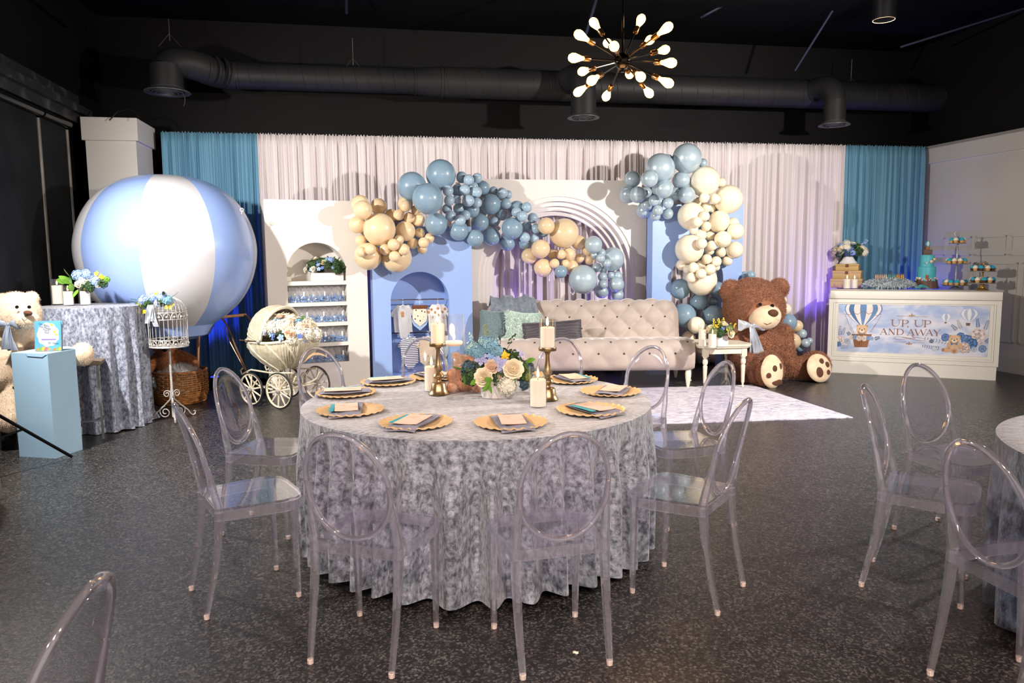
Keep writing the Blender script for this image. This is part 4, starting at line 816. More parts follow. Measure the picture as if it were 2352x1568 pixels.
for (k, cl, X, Y, dy, r, d) in (('rose','ivory',1385,865,-.10,.048,(.1,-1,.35)),('rose','ivory',950,980,-.10,.045,(-.2,-1,.2)),('rose','peach',1075,830,-.09,.036,(.1,-1,.4)),('hydr','white',1290,1110,-.085,.055,(0,-1,0)),('hydr','white',1000,1080,-.06,.04,(0,-1,0)),('rose','peach',1205,960,-.085,.03,(0,-1,.1)),
    ('hydr','sky',1050,560,-.03,.052,(0,-.4,1)),('hydr','sky',800,600,-.04,.045,(-.4,-.5,1)),('hydr','sky',960,500,-.02,.035,(0,-.4,1)),('hydr','sky',880,640,-.06,.04,(0,-.6,.6)),('hydr','sky',1130,620,-.05,.04,(0,-.6,.6)),('sprig','olive',985,480,-.02,.09,(0,0,1)),('sprig','sky',800,560,-.03,.08,(-.2,0,1)),('sprig','teal',1190,580,-.02,.12,(.2,0,1)),('sprig','dark',1290,620,.0,.10,(.5,0,1)),
    ('star','lilac',920,730,-.08,.04,(0,-1,.5)),('star','lilac',1200,800,-.09,.045,(0,-1,.3)),('star','lilac',1470,680,-.03,.035,(.4,-.6,.8)),('star','lilac',1215,880,-.09,.035,(0,-1,0)),('star','blue',1060,690,-.07,.03,(0,-1,.6)),('star','yellow',1260,690,-.06,.032,(.2,-.8,.8)),('star','blue',1150,730,-.08,.026,(0,-1,.5)),
    ('moss','dark',760,1000,-.02,.055,(-1,-.3,0)),('moss','teal',740,900,.0,.05,(-1,-.3,0)),('moss','dark',1540,980,-.02,.05,(1,-.3,0)),('moss','teal',1580,900,.0,.045,(1,-.3,0)),('moss','dark',1150,930,-.04,.07,(0,-1,0)),('moss','dark',1000,780,-.02,.06,(0,-1,.3)),('moss','dark',1350,790,-.01,.065,(0,-.6,.6)),('moss','teal',1540,1120,-.03,.035,(1,-.4,-.2)),('moss','olive',1590,1010,-.05,.025,(1,-1,0)),('moss','dark',1150,830,.02,.09,(0,0,1)),('moss','teal',1150,900,.03,.09,(0,.5,1)),
    ('leaf','green',640,900,-.03,.06,(-1,-.6,.2)),('leaf','green',690,960,-.05,.085,(-.4,-1,-.9)),('leaf','green',1060,1020,-.12,.075,(-.5,-.8,-1)),('leaf','green',1080,1040,-.12,.06,(-.6,-.9,.4)),('leaf','green',1140,1040,-.12,.055,(.6,-.8,.3)),('leaf','green',1050,1090,-.12,.055,(-.1,-.8,-1)),('leaf','dark',1330,740,-.05,.07,(.6,-.5,.4)),('leaf','green',1560,790,-.04,.06,(.7,-.5,.4)),('leaf','green',1540,820,-.05,.055,(.6,-.8,-.3)),('leaf','green',1400,1000,-.1,.05,(.3,-1,-.6)),('leaf','green',850,1020,-.09,.05,(-.6,-1,-.5)),('leaf','olive',1130,670,-.06,.045,(0,-.5,1))):
    bloom(fv, k, cl, fz(X, Y, dy), r, d)
# ================================================================== rug
M_rug = mat('faded_blue_grey_rug', (222, 216, 226), .95, c2=(128, 128, 158), ns=4.5, nd=2.5, lo=.42, hi=.68, stretch=(1.2, 3.5, 1), sheen=.3, bump=.4, bs=120, detail=10)
rc = [(3.16, 6.81), (2.80, 8.62), (-1.2, 8.2), (-.85, 6.39)]; cx = sum(p[0] for p in rc)/4; cy = sum(p[1] for p in rc)/4
vs = [(x-cx, y-cy, z) for z in (.001, .009) for x, y in rc]
solo('rug', MB().add(vs, [(0, 1, 2, 3), (7, 6, 5, 4), (0, 4, 5, 1), (1, 5, 6, 2), (2, 6, 7, 3), (3, 7, 4, 0)]), M_rug, 'faded pale blue and ivory rug in front of the sofa', 'rug', (cx, cy, 0), smooth=False)
RZ = .0095
# ================================================================== tufted sofa
M_sofa = mat('taupe_velvet', (190, 176, 166), .6, c2=(178, 163, 153), ns=3, sheen=.8, bump=.06, bs=140)
M_button = mat('dark_taupe_button', (86, 70, 62), .6, c2=(72, 58, 52), ns=30); M_leg = mat('cream_painted_wood', (238, 228, 208), .45, c2=(226, 214, 192), ns=8, bump=.08, bs=40)
syaw = math.radians(-1.0); foot = Vector((2.02, 8.50, 0)); SW = 1.22
so = foot-rotz(syaw).to_3x3() @ Vector((SW-.06, .06, 0))
sofa = thing('tufted_sofa', 'long taupe button tufted sofa with cream legs in front of the white arch', 'sofa', (so.x, so.y, RZ), syaw)
def poly_at(pts, s):
    L = [0]
    for a, b in zip(pts, pts[1:]): L.append(L[-1]+math.dist(a, b))
    d = s*L[-1]
    for i in range(len(pts)-1):
        if d <= L[i+1] or i == len(pts)-2:
            t = (d-L[i])/(L[i+1]-L[i]); a, b = pts[i], pts[i+1]; T = Vector((b[0]-a[0], b[1]-a[1])).normalized(); return a[0]+(b[0]-a[0])*t, a[1]+(b[1]-a[1])*t, d, (-T.y, T.x), L[-1]
def smooth_pts(p, n=3):
    for _ in range(n):
        q = [p[0]]
        for a, b in zip(p, p[1:]): q += [(a[0]*.75+b[0]*.25, a[1]*.75+b[1]*.25), (a[0]*.25+b[0]*.75, a[1]*.25+b[1]*.75)]
        p = q+[p[-1]]
    return p
AX, AZ = .29, .28
def tuft(x, d, amp, lim):
    p = x/AX+d/AZ; q = x/AX-d/AZ; h = (abs(sin(PI*p))*abs(sin(PI*q)))**.42
    return amp*h*max(0, min(1, lim*6))
bpts = smooth_pts([(.56, .46), (.60, .60), (.64, .80), (.66, .90), (.74, .945), (.80, .93), (.83, .84), (.82, .6), (.80, .25)])
def back_fn(u, v):
    x = (u*2-1)*(SW-.04); y, z, d, n, L = poly_at(bpts, v); e = min(1, (SW-.04-abs(x))*9+.0); sc = .035*math.sqrt(max(0, 1-(1-min(1, e))**2))
    a = tuft(x+.02, d-.18, .062, 1) if d < .62 else .062; q_ = max(0, (abs(x)-(SW-.26))/.22); y += .10*q_**2.5; z -= .09*q_**2.5*max(0, z-.46)/.48
    k = a*.9*min(1, .3+e); return (x, y-n[0]*-k*-1 if False else y+n[0]*k*(1 if n[0] < 0 or True else 1), z+n[1]*k-.0)
bk = part('backrest', MB().grid(back_fn, 150, 60), M_sofa, sofa, True)
spts = smooth_pts([(.66, .49), (.40, .52), (.12, .545), (.02, .535), (-.03, .46), (-.035, .36), (-.02, .24), (.02, .225), (.4, .225), (.8, .225)])
def seat_fn(u, v):
    x = (u*2-1)*SW; y, z, d, n, L = poly_at(spts, v); e = min(1, (SW-abs(x))*10); a = tuft(x+.165, d-.50, .03, 1) if .1 < d < .95 else .025
    k = -a*min(1, .3+e); return (x, y+n[0]*k, z+n[1]*k)
st_ = part('seat', MB().grid(seat_fn, 150, 50), M_sofa, sofa, True)
for s in (-1, 1):
    part('side_cap', MB().add([back_fn((s+1)/2, i/30) for i in range(31)], [tuple(range(31))]), M_sofa, sofa)
    part('side_cap', MB().prism([(y, z) for y, z in spts], s*(SW-.004)-.006, s*(SW-.004)+.006, M=Matrix(((0, 1, 0, 0), (1, 0, 0, 0), (0, 0, 1, 0), (0, 0, 0, 1)))), M_sofa, sofa)
btn = MB().ell((0, 0, 0), .013, 10, 6).mesh('button'); Lb = 0
for i, row in enumerate((.18, .32, .46)):
    for k in range(-5, 6):
        x = (k+(.5 if i % 2 else 0))*AX-.02
        if abs(x) > SW-.1: continue
        y, z, d, n, L = poly_at(bpts, row/poly_at(bpts, 0)[4]); link('button', btn, M_button, bk, (x, y-.004, z))
for row in (.50, .64, .78):
    for k in range(-5, 6):
        x = (k+(.5 if row == .64 else 0))*AX-.165
        if abs(x) > SW-.08: continue
        y, z, d, n, L = poly_at(spts, row/poly_at(spts, 0)[4]); link('button', btn, M_button, st_, (x, y-n[0]*.003, z-n[1]*.003))
legp = [(.012, 0), (.018, .02), (.030, .10), (.034, .16), (.026, .225), (.022, .235), (0, .235)]
for x, y in ((SW-.06, .04), (SW-.06, .74), (-SW+.06, .74), (-.86, .04), (.0, .74)): part('leg', MB().lathe([(0, 0)]+legp, 16, M=Matrix.Translation((x, y, 0)) @ Matrix.Diagonal((1, .7, 1, 1))), M_leg, sofa)
def sw(x, y, z): return sofa.matrix_basis @ Vector((x, y, z))
# cushions and throw
def pillow_mb(w, h, t, n=26, pinch=.16):
    def fn(sd):
        def g(u, v):
            a, b = u*2-1, v*2-1; e = (max(0, (1-a**4))*max(0, (1-b**4)))**.5; px = a*w/2*(1-pinch*(1-abs(b))**1.5*abs(a)**3*.5); pz = b*h/2*(1-pinch*(1-abs(a))**1.5*abs(b)**3*.5)
            return (px, sd*t/2*e+.006*sin(a*7+b*5)*e, pz)
        return g
    return MB().grid(fn(-1), n, n).grid(fn(1), n, n)
def spx(px, py, dy):
    A = sofa.location.to_2d()+Vector((-sin(syaw), cos(syaw)))*dy; p = Pl(px, py, (A.x, A.y), (A.x+cos(syaw), A.y+sin(syaw))); return p
def cushion(name, px0, px1, py0, py1, dy, t, m, lab, roll, pitch, furm=None, n=0, pinch=.16):
    c = spx((px0+px1)/2, (py0+py1)/2, dy); a = spx(px0, (py0+py1)/2, dy); b = spx(px1, (py0+py1)/2, dy); w = (b-a).length; h = spx((px0+px1)/2, py0, dy).z-spx((px0+px1)/2, py1, dy).z
    o = thing(name, lab, 'cushion', c, syaw, 'cushions on the sofa'); o.rotation_euler = (pitch, roll, syaw)
    q = part('cover', pillow_mb(w, h, t, pinch=pinch), m, o, True)
    if furm: fur(o, q.data, furm, n, .065, .005, .3, 'pile')
    return o
M_cg = mat('grey_green_chenille', (118, 138, 140), .9, c2=(96, 118, 122), ns=70, sheen=.5, bump=.5, bs=160)
M_mint = mat('mint_white_fluff', (226, 240, 232), .9, c2=(206, 228, 218), ns=20, sheen=.5)
M_cd = mat('charcoal_pleated_velvet', (62, 57, 64), .55, c2=(78, 72, 80), wave=9, nd=6, sheen=.6, bump=.4, bs=60)
cushion('sofa_cushion', 1100, 1168, 712, 800, .44, .15, M_cg, 'grey green square cushion at the left end of the sofa', .06, -.25)
cushion('fluffy_cushion', 1158, 1240, 716, 792, .36, .15, M_mint, 'fluffy pale mint cushion between the grey green and charcoal cushions', .1, -.25, M_mint, 26000)
cushion('lumbar_cushion', 1200, 1337, 737, 792, .26, .13, M_cd, 'charcoal pleated lumbar cushion on the sofa seat', -.06, -.3, pinch=.05)
M_throw = mat('grey_blue_knit_throw', (132, 142, 152), .85, c2=(108, 118, 130), ns=30, sheen=.4, bump=.4, bs=90)
tp = smooth_pts([(.46, .56), (.525, .62), (.545, .82), (.565, .96), (.70, 1.04), (.86, 1.0), (.90, .85), (.89, .6)])
def throw_fn(u, v):
    y, z, d, n, L = poly_at(tp, v); x = -1.17+.62*u+.05*sin(4*v+u*2)-(.05*(1-u) if v < .3 else 0)
    return (x, y-.012*sin(19*u+3*v)-.006*sin(41*u+5*v)-.012, z+.02*sin(15*u+4*v)*(v > .35)+.009*sin(37*u-6*v))
o = tag(link('throw_blanket', MB().grid(throw_fn, 70, 34).mesh('throw_blanket'), M_throw, None, sofa.location, syaw), 'crumpled grey blue throw over the left end of the sofa back', 'blanket')
sd = o.modifiers.new('thick', 'SOLIDIFY'); sd.thickness = .008
# ================================================================== side table
M_cream = M_leg
ft = Pz(1617, 895, RZ); fr = Pz(1692, 893, RZ); sa = math.atan2(fr.y-ft.y, fr.x-ft.x); sc_ = Vector((2.40, 8.70, 0)); H_ = .50
sdt = thing('side_table', 'small cream side table with turned legs between sofa and bear', 'table', (sc_.x, sc_.y, RZ), .10)
ox = [(-.27, -.31), (.27, -.31), (.33, -.22), (.31, 0), (.33, .22), (.27, .31), (-.27, .31), (-.33, .22), (-.31, 0), (-.33, -.22)]
def slab(o, z0, z1, k=1): n = len(o); return [(x*k, y*k, z) for z in (z0, z1) for x, y in o], [tuple(range(n-1, -1, -1)), tuple(range(n, 2*n))]+[(i, (i+1) % n, (i+1) % n+n, i+n) for i in range(n)]
part('tabletop', MB().add(*slab(ox, H_-.022, H_)), M_cream, sdt, False); part('top_molding', MB().add(*slab(ox, H_-.04, H_-.0225, .96)), M_cream, sdt, False)
part('apron', MB().box(-.20, .20, -.27, -.255, H_-.11, H_-.04).box(-.20, .20, .255, .27, H_-.11, H_-.04).box(-.25, -.235, -.22, .22, H_-.11, H_-.04).box(.235, .25, -.22, .22, H_-.11, H_-.04), M_cream, sdt, False)
tl = [(0, 0), (.012, 0), (.016, .012), (.010, .03), (.013, .045), (.018, .06), (.024, .22), (.026, .25), (.018, .262), (.027, .275), (.030, .30), (.026, .325), (.018, .335), (.027, .345), (.027, .36)]
for x in (-1, 1):
    for y in (-1, 1): part('leg', MB().lathe(tl, 14, c=(x*.225, y*.245, 0)).box(x*.225-.03, x*.225+.03, y*.245-.03, y*.245+.03, .36, H_-.0405), M_cream, sdt)
zs_ = RZ+H_+.0005
def glass_candle(loc, r, hg, hw, lab, grp, place):
    hurricane(loc, r, hg, 'clear glass cylinder '+lab, 'glass cylinders '+place); candle(loc+Vector((0, 0, .0065)), r-.006, hw, 'white pillar candle '+lab, 'white candles '+place)
glass_candle(Pz(1613, 795, zs_), .047, .245, .18, 'at the left on the side table', None, 'on the side table')
glass_candle(Pz(1636, 799, zs_), .047, .225, .145, 'in the middle of the side table', None, 'on the side table')
fb = thing('small_flower_box', 'small white box of yellow and cream flowers on the side table', 'flower arrangement', Pz(1659, 796, zs_)+Vector((0, .05, 0)), .1)
part('box', MB().rbox((0, 0, .06), (.12, .12, .12), .006), M_ceram, fb)
mound(fb, (0, 0, .15), (.14, .10, .10), [('rose', 'ivory', 4, .042), ('moss', 'dark', 6, .05), ('moss', 'olive', 5, .045), ('sprig', 'yellow', 8, .10), ('star', 'deep', 4, .028), ('star', 'yellow', 6, .024), ('leaf', 'green', 5, .06)], 3)
for k in range(3): bloom(fb, 'sprig', 'yellow', (-.05+.03*k, 0, .17), .15, (-.4+.2*k, -.1, 1))
# ================================================================== big brown bear
M_brown = mat('brown_plush', (156, 104, 76), .95, c2=(132, 84, 60), ns=22, sheen=.6, lo=.3, hi=.7); M_brownfur = mat('brown_plush_hair', (172, 118, 86), .9, c2=(138, 90, 64), ns=90, sheen=.5)
M_pale = mat('cream_short_plush', (232, 208, 176), .9, c2=(222, 192, 156), ns=12, sheen=.4); M_nose = mat('brown_velour', (92, 52, 30), .8, c2=(80, 44, 24), ns=30, sheen=.4)
M_eye = mat('glossy_black_eye', (12, 10, 10), .08, c2=(16, 12, 12)); M_stitch = mat('brown_stitching', (90, 60, 46), .9, c2=(80, 52, 40), ns=40)
M_satin = mat('silver_satin', (176, 184, 196), .22, .35, c2=(206, 212, 220), ns=4, bump=.1, bs=12)
bo = Vector((2.98, 9.12, 0)); bear = thing('giant_teddy', 'giant seated brown teddy bear with cream muzzle and silver bow', 'teddy bear', bo)
def bl(px, py, Y): p = Py(px, py, Y); return p-bo
def seg(mb, a, b, r0, r1, n=6):
    for i in range(n+1):
        t = i/n; mb.ell(Vector(a)*(1-t)+Vector(b)*t, r0+(r1-r0)*t, 14, 9)
mb = MB(); pxm = 9.1/FPX
mb.ell(bl(1732, 708, 9.10), (.365, .31, .335), 28, 18); mb.ell(bl(1728, 690, 9.12), (.33, .29, .27), 24, 16)
mb.ell(bl(1679, 669, 9.10), (.125, .09, .145), M=roty(-.25)); mb.ell(bl(1789, 662, 9.12), (.12, .09, .125), M=roty(.3))
mb.ell(bl(1738, 805, 9.14), (.40, .33, .36), 28, 18); mb.ell(bl(1722, 775, 9.16), (.36, .29, .22), 24, 14)
seg(mb, bl(1686, 755, 9.08), bl(1700, 815, 8.86), .13, .14); seg(mb, bl(1700, 815, 8.86), bl(1722, 830, 8.74), .14, .12, 3)
seg(mb, bl(1800, 765, 9.05), bl(1808, 830, 8.95), .11, .10, 4)
seg(mb, bl(1712, 852, 9.0)*1, bl(1755, 852, 8.70), .16, .15, 5); mb.ell(bl(1762, 848, 8.62), (.19, .15, .205))
seg(mb, bl(1785, 842, 9.05), bl(1850, 845, 8.95), .13, .13, 5); mb.ell(bl(1872, 840, 8.98), (.18, .17, .175))
me = blob(mb, .018, 4); link('body', me, M_brown, bear)
mz = bl(1757, 729, 8.82); mzr = Matrix.Rotation(.5, 4, 'Z') @ roty(-.28)
def rose_keep(p): return True
muz = part('muzzle', MB().ell(mz, (.205, .17, .145), 26, 16, M=mzr).ell(mz+Vector((.045, -.05, .02)), (.12, .11, .10), 20, 12), M_pale, bear)
sole1 = bl(1773, 853, 8.46); s1d = Vector((.35, -1, .12)).normalized(); sole2 = bl(1881, 845, 8.80); s2d = Vector((.42, -1, .30)).normalized()
def disc_frame(c, d, roll=0): return Matrix.Translation(Vector(c)) @ aim(d) @ rotz(roll)
def keep(p):
    p = Vector(p)
    if (p-mz).length < .20: return False
    for c, d in ((sole1, s1d), (sole2, s2d)):
        if (p-c).length < .19 and (p-c).dot(d) > -.05: return False
    return True
fur(bear, me, M_brownfur, 90000, .026, .0022, .35, keep=keep)
part('nose', MB().ell(bl(1776, 719, 8.67), (.062, .04, .045), M=roty(.1)), M_nose, bear)
for px, py, Y, lab in ((1746, 699, 8.77, 0), (1774, 702, 8.77, 1)): part('eye', MB().ell(bl(px, py, Y), .022, 12, 8), M_eye, bear)
part('smile', MB().tube([bl(1750, 734, 8.66), bl(1754, 742, 8.655), bl(1763, 745, 8.65), bl(1772, 741, 8.65)], .004, 5), M_stitch, bear)
for c, d, rx, ry, dots in ((sole1, s1d, .150, .195, ((-.075, -.04, .035, .032), (.005, .035, .033, .038), (.095, .055, .02, .038), (.04, -.125, .075, .035))), (sole2, s2d, .185, .172, ((.015, .075, .036, .036), (.095, .03, .036, .036), (.095, -.06, .032, .032), (-.04, -.05, .052, .062)))):
    # frame: z along sole normal, x right, y up
    zx = Vector((-d.y, d.x, 0)).normalized(); zy = d.cross(zx).normalized(); 
    if zx.x < 0: zx = -zx
    if zy.z < 0: zy = -zy
    F = Matrix((zx, zy, d)).transposed().to_4x4(); F.translation = c
    s = part('sole', MB().ell((0, 0, 0), (rx, ry, .045), 30, 10, M=F) if False else MB().add([F @ Vector(v) for v in MB().ell((0, 0, 0), (rx, ry, .05), 30, 10).v], MB().ell((0, 0, 0), (rx, ry, .05), 30, 10).f), M_pale, bear)
    for (x, y, a, b_) in dots:
        zz = .05*math.sqrt(max(.05, 1-(x/rx)**2-(y/ry)**2)); e = MB().ell((0, 0, 0), (a, b_, .008), 14, 6); part('paw_pad', MB().add([F @ (Vector(v)+Vector((x, y, zz))) for v in e.v], e.f), M_nose, s)
def bow(parent, c, s, d, tails, m, tilt=0):
    R_ = aim(d); F = Matrix.Translation(Vector(c)) @ Matrix((Vector((1, 0, 0)), Vector((0, 0, 1)), Vector((0, -1, 0)))).transposed().to_4x4()
    b = part('bow', MB().add([Vector(c)+Vector((x*s, -z*s, y*s)) for x, y, z in MB().ell((0, 0, 0), (.16, .18, .16), 10, 8).v], MB().ell((0, 0, 0), (.16, .18, .16), 10, 8).f), m, parent)
    for sg in (-1, 1):
        def loop(u, v, sg=sg):
            a = 2*PI*u; w = (.16+.34*min(1, v*1.3)); return Vector(c)+Vector((sg*(.08+.95*v)*s, (-.12-.20*sin(PI*min(1, v*1.1))*cos(a)-.03)*s, ((w*sin(a)*.85)+.12*v+.05*sin(6*v)+tilt*sg*v)*s))
        part('loop', MB().grid(loop, 18, 9, True), m, b)
    for k, (dx, L, w) in enumerate(tails):
        def tail(u, v, dx=dx, L=L, w=w): return Vector(c)+Vector(((dx*v+(u-.5)*w*(.45+.75*v)*1)*s, (-.14-.10*sin(3*v)-.07*sin(u*7+v*3)-.12*v)*s, (-.05-L*v+.05*(u-.5)*v)*s))
        o = part('tail', MB().grid(tail, 9, 14), m, b); sd = o.modifiers.new('t', 'SOLIDIFY'); sd.thickness = .003
    return b
bow(bear, bl(1725, 748, 8.74), .155, (0, -1, 0), [(.75, 2.75, .85), (.25, 2.2, .7)], M_satin)
# ================================================================== striped inflatable balloon with basket
hY = 7.86; kk = hY/FPX
def hz_(y): return Py(387, y, hY).z
M_gb = mat('pale_blue_vinyl', (140, 166, 220), .3, c2=(144, 170, 223), ns=1.5, coat=.4); M_gw = mat('white_vinyl', (204, 204, 208), .3, c2=(200, 200, 205), ns=1.5, coat=.4)
hx = Py(387, 560, hY).x
inf = thing('inflatable_balloon', 'huge pale blue and white striped inflatable hot air balloon', 'inflatable balloon', (hx, hY, 0))
prof = [(0, 402), (45, 404), (85, 413), (120, 430), (150, 457), (175, 497), (189, 540), (193, 575), (188, 618), (173, 662), (148, 700), (118, 726), (92, 744)]
for _ in range(2):
    q = [prof[0]]
    for a, b in zip(prof, prof[1:]): q += [(a[0]*.75+b[0]*.25, a[1]*.75+b[1]*.25), (a[0]*.25+b[0]*.75, a[1]*.25+b[1]*.75)]
    prof = q+[prof[-1]]
R0 = [(r*kk*.985, hz_(y)) for r, y in prof]
NG = 8; a0 = math.radians(-65.3+5.5-22.5)
for g in range(NG):
    def gore(u, v, g=g):
        i = min(len(R0)-1, int(round(v*(len(R0)-1)))); r, z = R0[i]; a = a0+(g+u)*2*PI/NG; b = 1+.012*sin(PI*u); return (r*b*cos(a), r*b*sin(a), z)
    part('gore', MB().grid(gore, 13, len(R0)), M_gw if g % 2 == 0 else M_gb, inf, True)
part('skirt', MB().lathe([(R0[-1][0], R0[-1][1]), (R0[-1][0]*.95, hz_(752)), (R0[-1][0]*.86, hz_(768)), (R0[-1][0]*.6, hz_(777)), (R0[-1][0]*.55, hz_(774))], 40, cap=False), M_gb, inf)
M_cord = mat('white_cord', (214, 214, 216), .7, c2=(196, 196, 200), ns=40); M_cane = mat('bamboo_cane', (176, 132, 92), .55, c2=(148, 104, 70), ns=12, stretch=(6, 6, 1))
bk_c = Vector((-3.58, 7.94, 0)); BR = .275; BH = .34
for (xa, ya, da, xb, yb, db) in ((325, 480, -.82, 345, 690, -.55), (556, 482, -.05, 470, 742, .05)):
    a = Py(xa, ya, hY+da*.84); b = Py(xb, yb, hY+db*.84); m_ = (a+b)/2+(a+b-2*Vector((hx, hY, 1.5))).normalized()*.14
    part('rope', MB().tube([p-Vector((hx, hY, 0)) for p in bend(a, m_, b, 10)], .004, 5), M_cord, inf); part('loop', MB().tube([Vector((a.x-hx+.018*cos(t), a.y-hY-.005, a.z+.018*sin(t))) for t in [i*PI/5 for i in range(10)]], .004, 5, True), M_cord, inf)
for k, (sx, sy) in enumerate(((.9, -.3), (-.75, -.6), (.35, .9), (-.8, .5))):
    part('pole', MB().tube([(bk_c.x-hx+sx*BR*.93, bk_c.y-hY+sy*BR*.93, BH-.16), (sx*.36, sy*.36+.0, hz_(735))], .010, 7), M_cane, inf)
# wicker basket
M_wick2 = mat('honey_wicker', (190, 132, 76), .6, c2=(140, 90, 48), ns=26, bump=.3, bs=80)
bas = thing('wicker_basket', 'round honey wicker basket under the striped balloon', 'basket', bk_c)
def br(z): return BR*(.88+.12*min(1, z/.12)+.02*sin(z*9))
for k in range(15):
    z = .012+BH*k/15; n = 72; ph = k*PI
    part('weaver', MB().tube([((br(z)+.007*sin(18*a+ph))*cos(a), (br(z)+.007*sin(18*a+ph))*sin(a), z) for a in [2*PI*i/n for i in range(n)]], .0075 if k > 4 else .0105, 5, True), M_wick2, bas)
for k in range(36):
    a = 2*PI*k/36; part('stake', MB().tube([(br(z)*cos(a), br(z)*sin(a), z) for z in (.005, .08, .16, .25, BH)], .0055, 5), M_wick2, bas)
part('rim', MB().tube([(br(BH)*cos(a), br(BH)*sin(a), BH+.005*sin(30*a)) for a in [2*PI*i/60 for i in range(60)]], .014, 6, True), M_wick2, bas); part('bottom', MB().lathe([(0, .004), (BR*.86, .004), (BR*.86, .012), (0, .012)], 30), M_wick2, bas)
M_fluff = mat('white_fluff', (238, 236, 234), .95, c2=(222, 220, 220), ns=16, sheen=.6)
fl = thing('fluff_filling', 'white fluffy filling heaped in the wicker basket', 'fluff', bk_c+Vector((0, 0, .06)))
fm = blob(MB().ell((0, 0, .16), (.225, .225, .16), 24, 14).ell((.06, -.06, .27), (.15, .14, .07)).ell((-.08, .03, .25), (.14, .14, .06)), .02, 4); link('heap', fm, M_fluff, fl); fur(fl, fm, M_fluff, 14000, .04, .002, .0, 'pile', keep=lambda p: p[2] > .2)
M_rust = mat('rust_brown_plush', (180, 118, 72), .95, c2=(144, 88, 50), ns=40, sheen=.6)
tp_ = Py(388, 830, 7.94); ted = thing('basket_teddy', 'rust brown teddy bear sitting in the wicker basket', 'teddy bear', (tp_.x, tp_.y, .33))
mbt = MB().ell((0, 0, .10), (.13, .12, .16)).ell((-.0, -.06, .29), (.125, .115, .115), 20, 12).ell((-.10, -.02, .38), (.045, .03, .045)).ell((.11, -.02, .385), (.045, .03, .045)).ell((.05, -.16, .245), (.06, .055, .048))
seg(mbt, (-.11, 0, .16), (-.17, -.12, .06), .055, .06); seg(mbt, (.11, .02, .17), (.27, .0, .10), .06, .055)
tm = blob(mbt, .012, 4); link('body', tm, M_rust, ted); fur(ted, tm, M_rust, 16000, .014, .0013, .3)
part('nose', MB().ell((.065, -.215, .262), (.032, .018, .026)), M_eye, ted)
for x in (0, .085): part('eye', MB().ell((x-.01, -.165, .315), .011, 10, 6), M_eye, ted)
M_ribbon = mat('pale_blue_ribbon', (176, 200, 214), .4, c2=(190, 212, 224), ns=8)
rb = Py(352, 868, 7.70); t = thing('ribbon', 'pale blue ribbon tied to the rim of the wicker basket', 'ribbon', rb)
for k, (dx, L) in enumerate(((-.04, .13), (.05, .2))):
    o = part('tail', MB().grid(lambda u, v, dx=dx, L=L: ((u-.5)*.03+dx*v, -.012*sin(5*v), -L*v), 3, 9), M_ribbon, t); o.modifiers.new('t', 'SOLIDIFY').thickness = .002
part('knot', MB().ell((0, 0, 0), .014, 10, 6), M_ribbon, t)
# ================================================================== birdcage on a scroll stand
M_cage = mat('silver_painted_iron', (206, 204, 200), .4, .3, c2=(176, 172, 166), ns=20, bump=.15, bs=60)
cp = Vector((-3.235, 7.0, 0)); cg = thing('birdcage_stand', 'silver birdcage on a scrolled iron stand with a flower garland', 'birdcage', cp)
CRd = .17; zb_ = Py(372, 795, 7.0).z; zt_c = Py(372, 716, 7.0).z; zd = Py(372, 692, 7.0).z
def ring(r, z, w, n=40): return MB().tube([(r*cos(a), r*sin(a), z) for a in [2*PI*i/n for i in range(n)]], w, 6, True)
part('post', MB().tube([(0, 0, .03), (0, 0, zb_)], .011, 8), M_cage, cg); part('floor_pan', MB().lathe([(0, zb_-.006), (CRd, zb_-.006), (CRd+.006, zb_), (CRd, zb_+.012), (0, zb_+.004)], 36), M_cage, cg)
for z in (zb_+.07, zt_c-.065, zt_c): part('ring', ring(CRd, z, .004), M_cage, cg)
for k in range(28):
    a = 2*PI*k/28; part('bar', MB().tube([(CRd*cos(a), CRd*sin(a), zb_), (CRd*cos(a), CRd*sin(a), zt_c)]+[(CRd*cos(b)*cos(a), CRd*cos(b)*sin(a), zt_c+(zd-zt_c)*1.5*sin(b)) for b in (.4, .8, 1.2, 1.5)], .0024, 5), M_cage, cg)
for z in (zb_+.035, zt_c-.032):
    for k in range(16):
        a = 2*PI*k/16; part('scallop', MB().tube([(CRd*cos(a+.19*cos(t)), CRd*sin(a+.19*cos(t)), z-.028+.056*sin(t)) for t in [PI*i/6 for i in range(7)]], .003, 5), M_cage, cg)
        part('bead', MB().ell((CRd*cos(a), CRd*sin(a), z-.008), .012, 8, 6), M_cage, cg)
def spiral(c, r, a_0, turns, sgn, w=.006, n=26): return [(c[0]+r*(1-.8*i/n)*cos(a_0+sgn*2*PI*turns*i/n), 0, c[1]+r*(1-.8*i/n)*sin(a_0+sgn*2*PI*turns*i/n)) for i in range(n+1)]
for k in range(3):
    Mk = rotz(-PI/2+.5+k*2*PI/3)
    part('leg', MB().tube([(.008, 0, .30), (.02, 0, .20), (.09, 0, .13), (.16, 0, .07), (.185, 0, .03), (.21, 0, .012), (.235, 0, .02), (.24, 0, .045), (.225, 0, .05)], .007, 6, M=Mk), M_cage, cg)
    part('scroll', MB().tube(spiral((.075, .075), .06, PI/2, 1.6, -1), .005, 6, M=Mk), M_cage, cg)
    part('scroll', MB().tube([(.01, 0, .22)]+spiral((.05, .25), .038, PI, 1.5, -1), .005, 6, M=Mk), M_cage, cg)
gl = thing('flower_garland', 'blue and yellow flower garland on top of the silver birdcage', 'flower arrangement', (cp.x, cp.y, zt_c+.02))
kc = 6.95/FPX
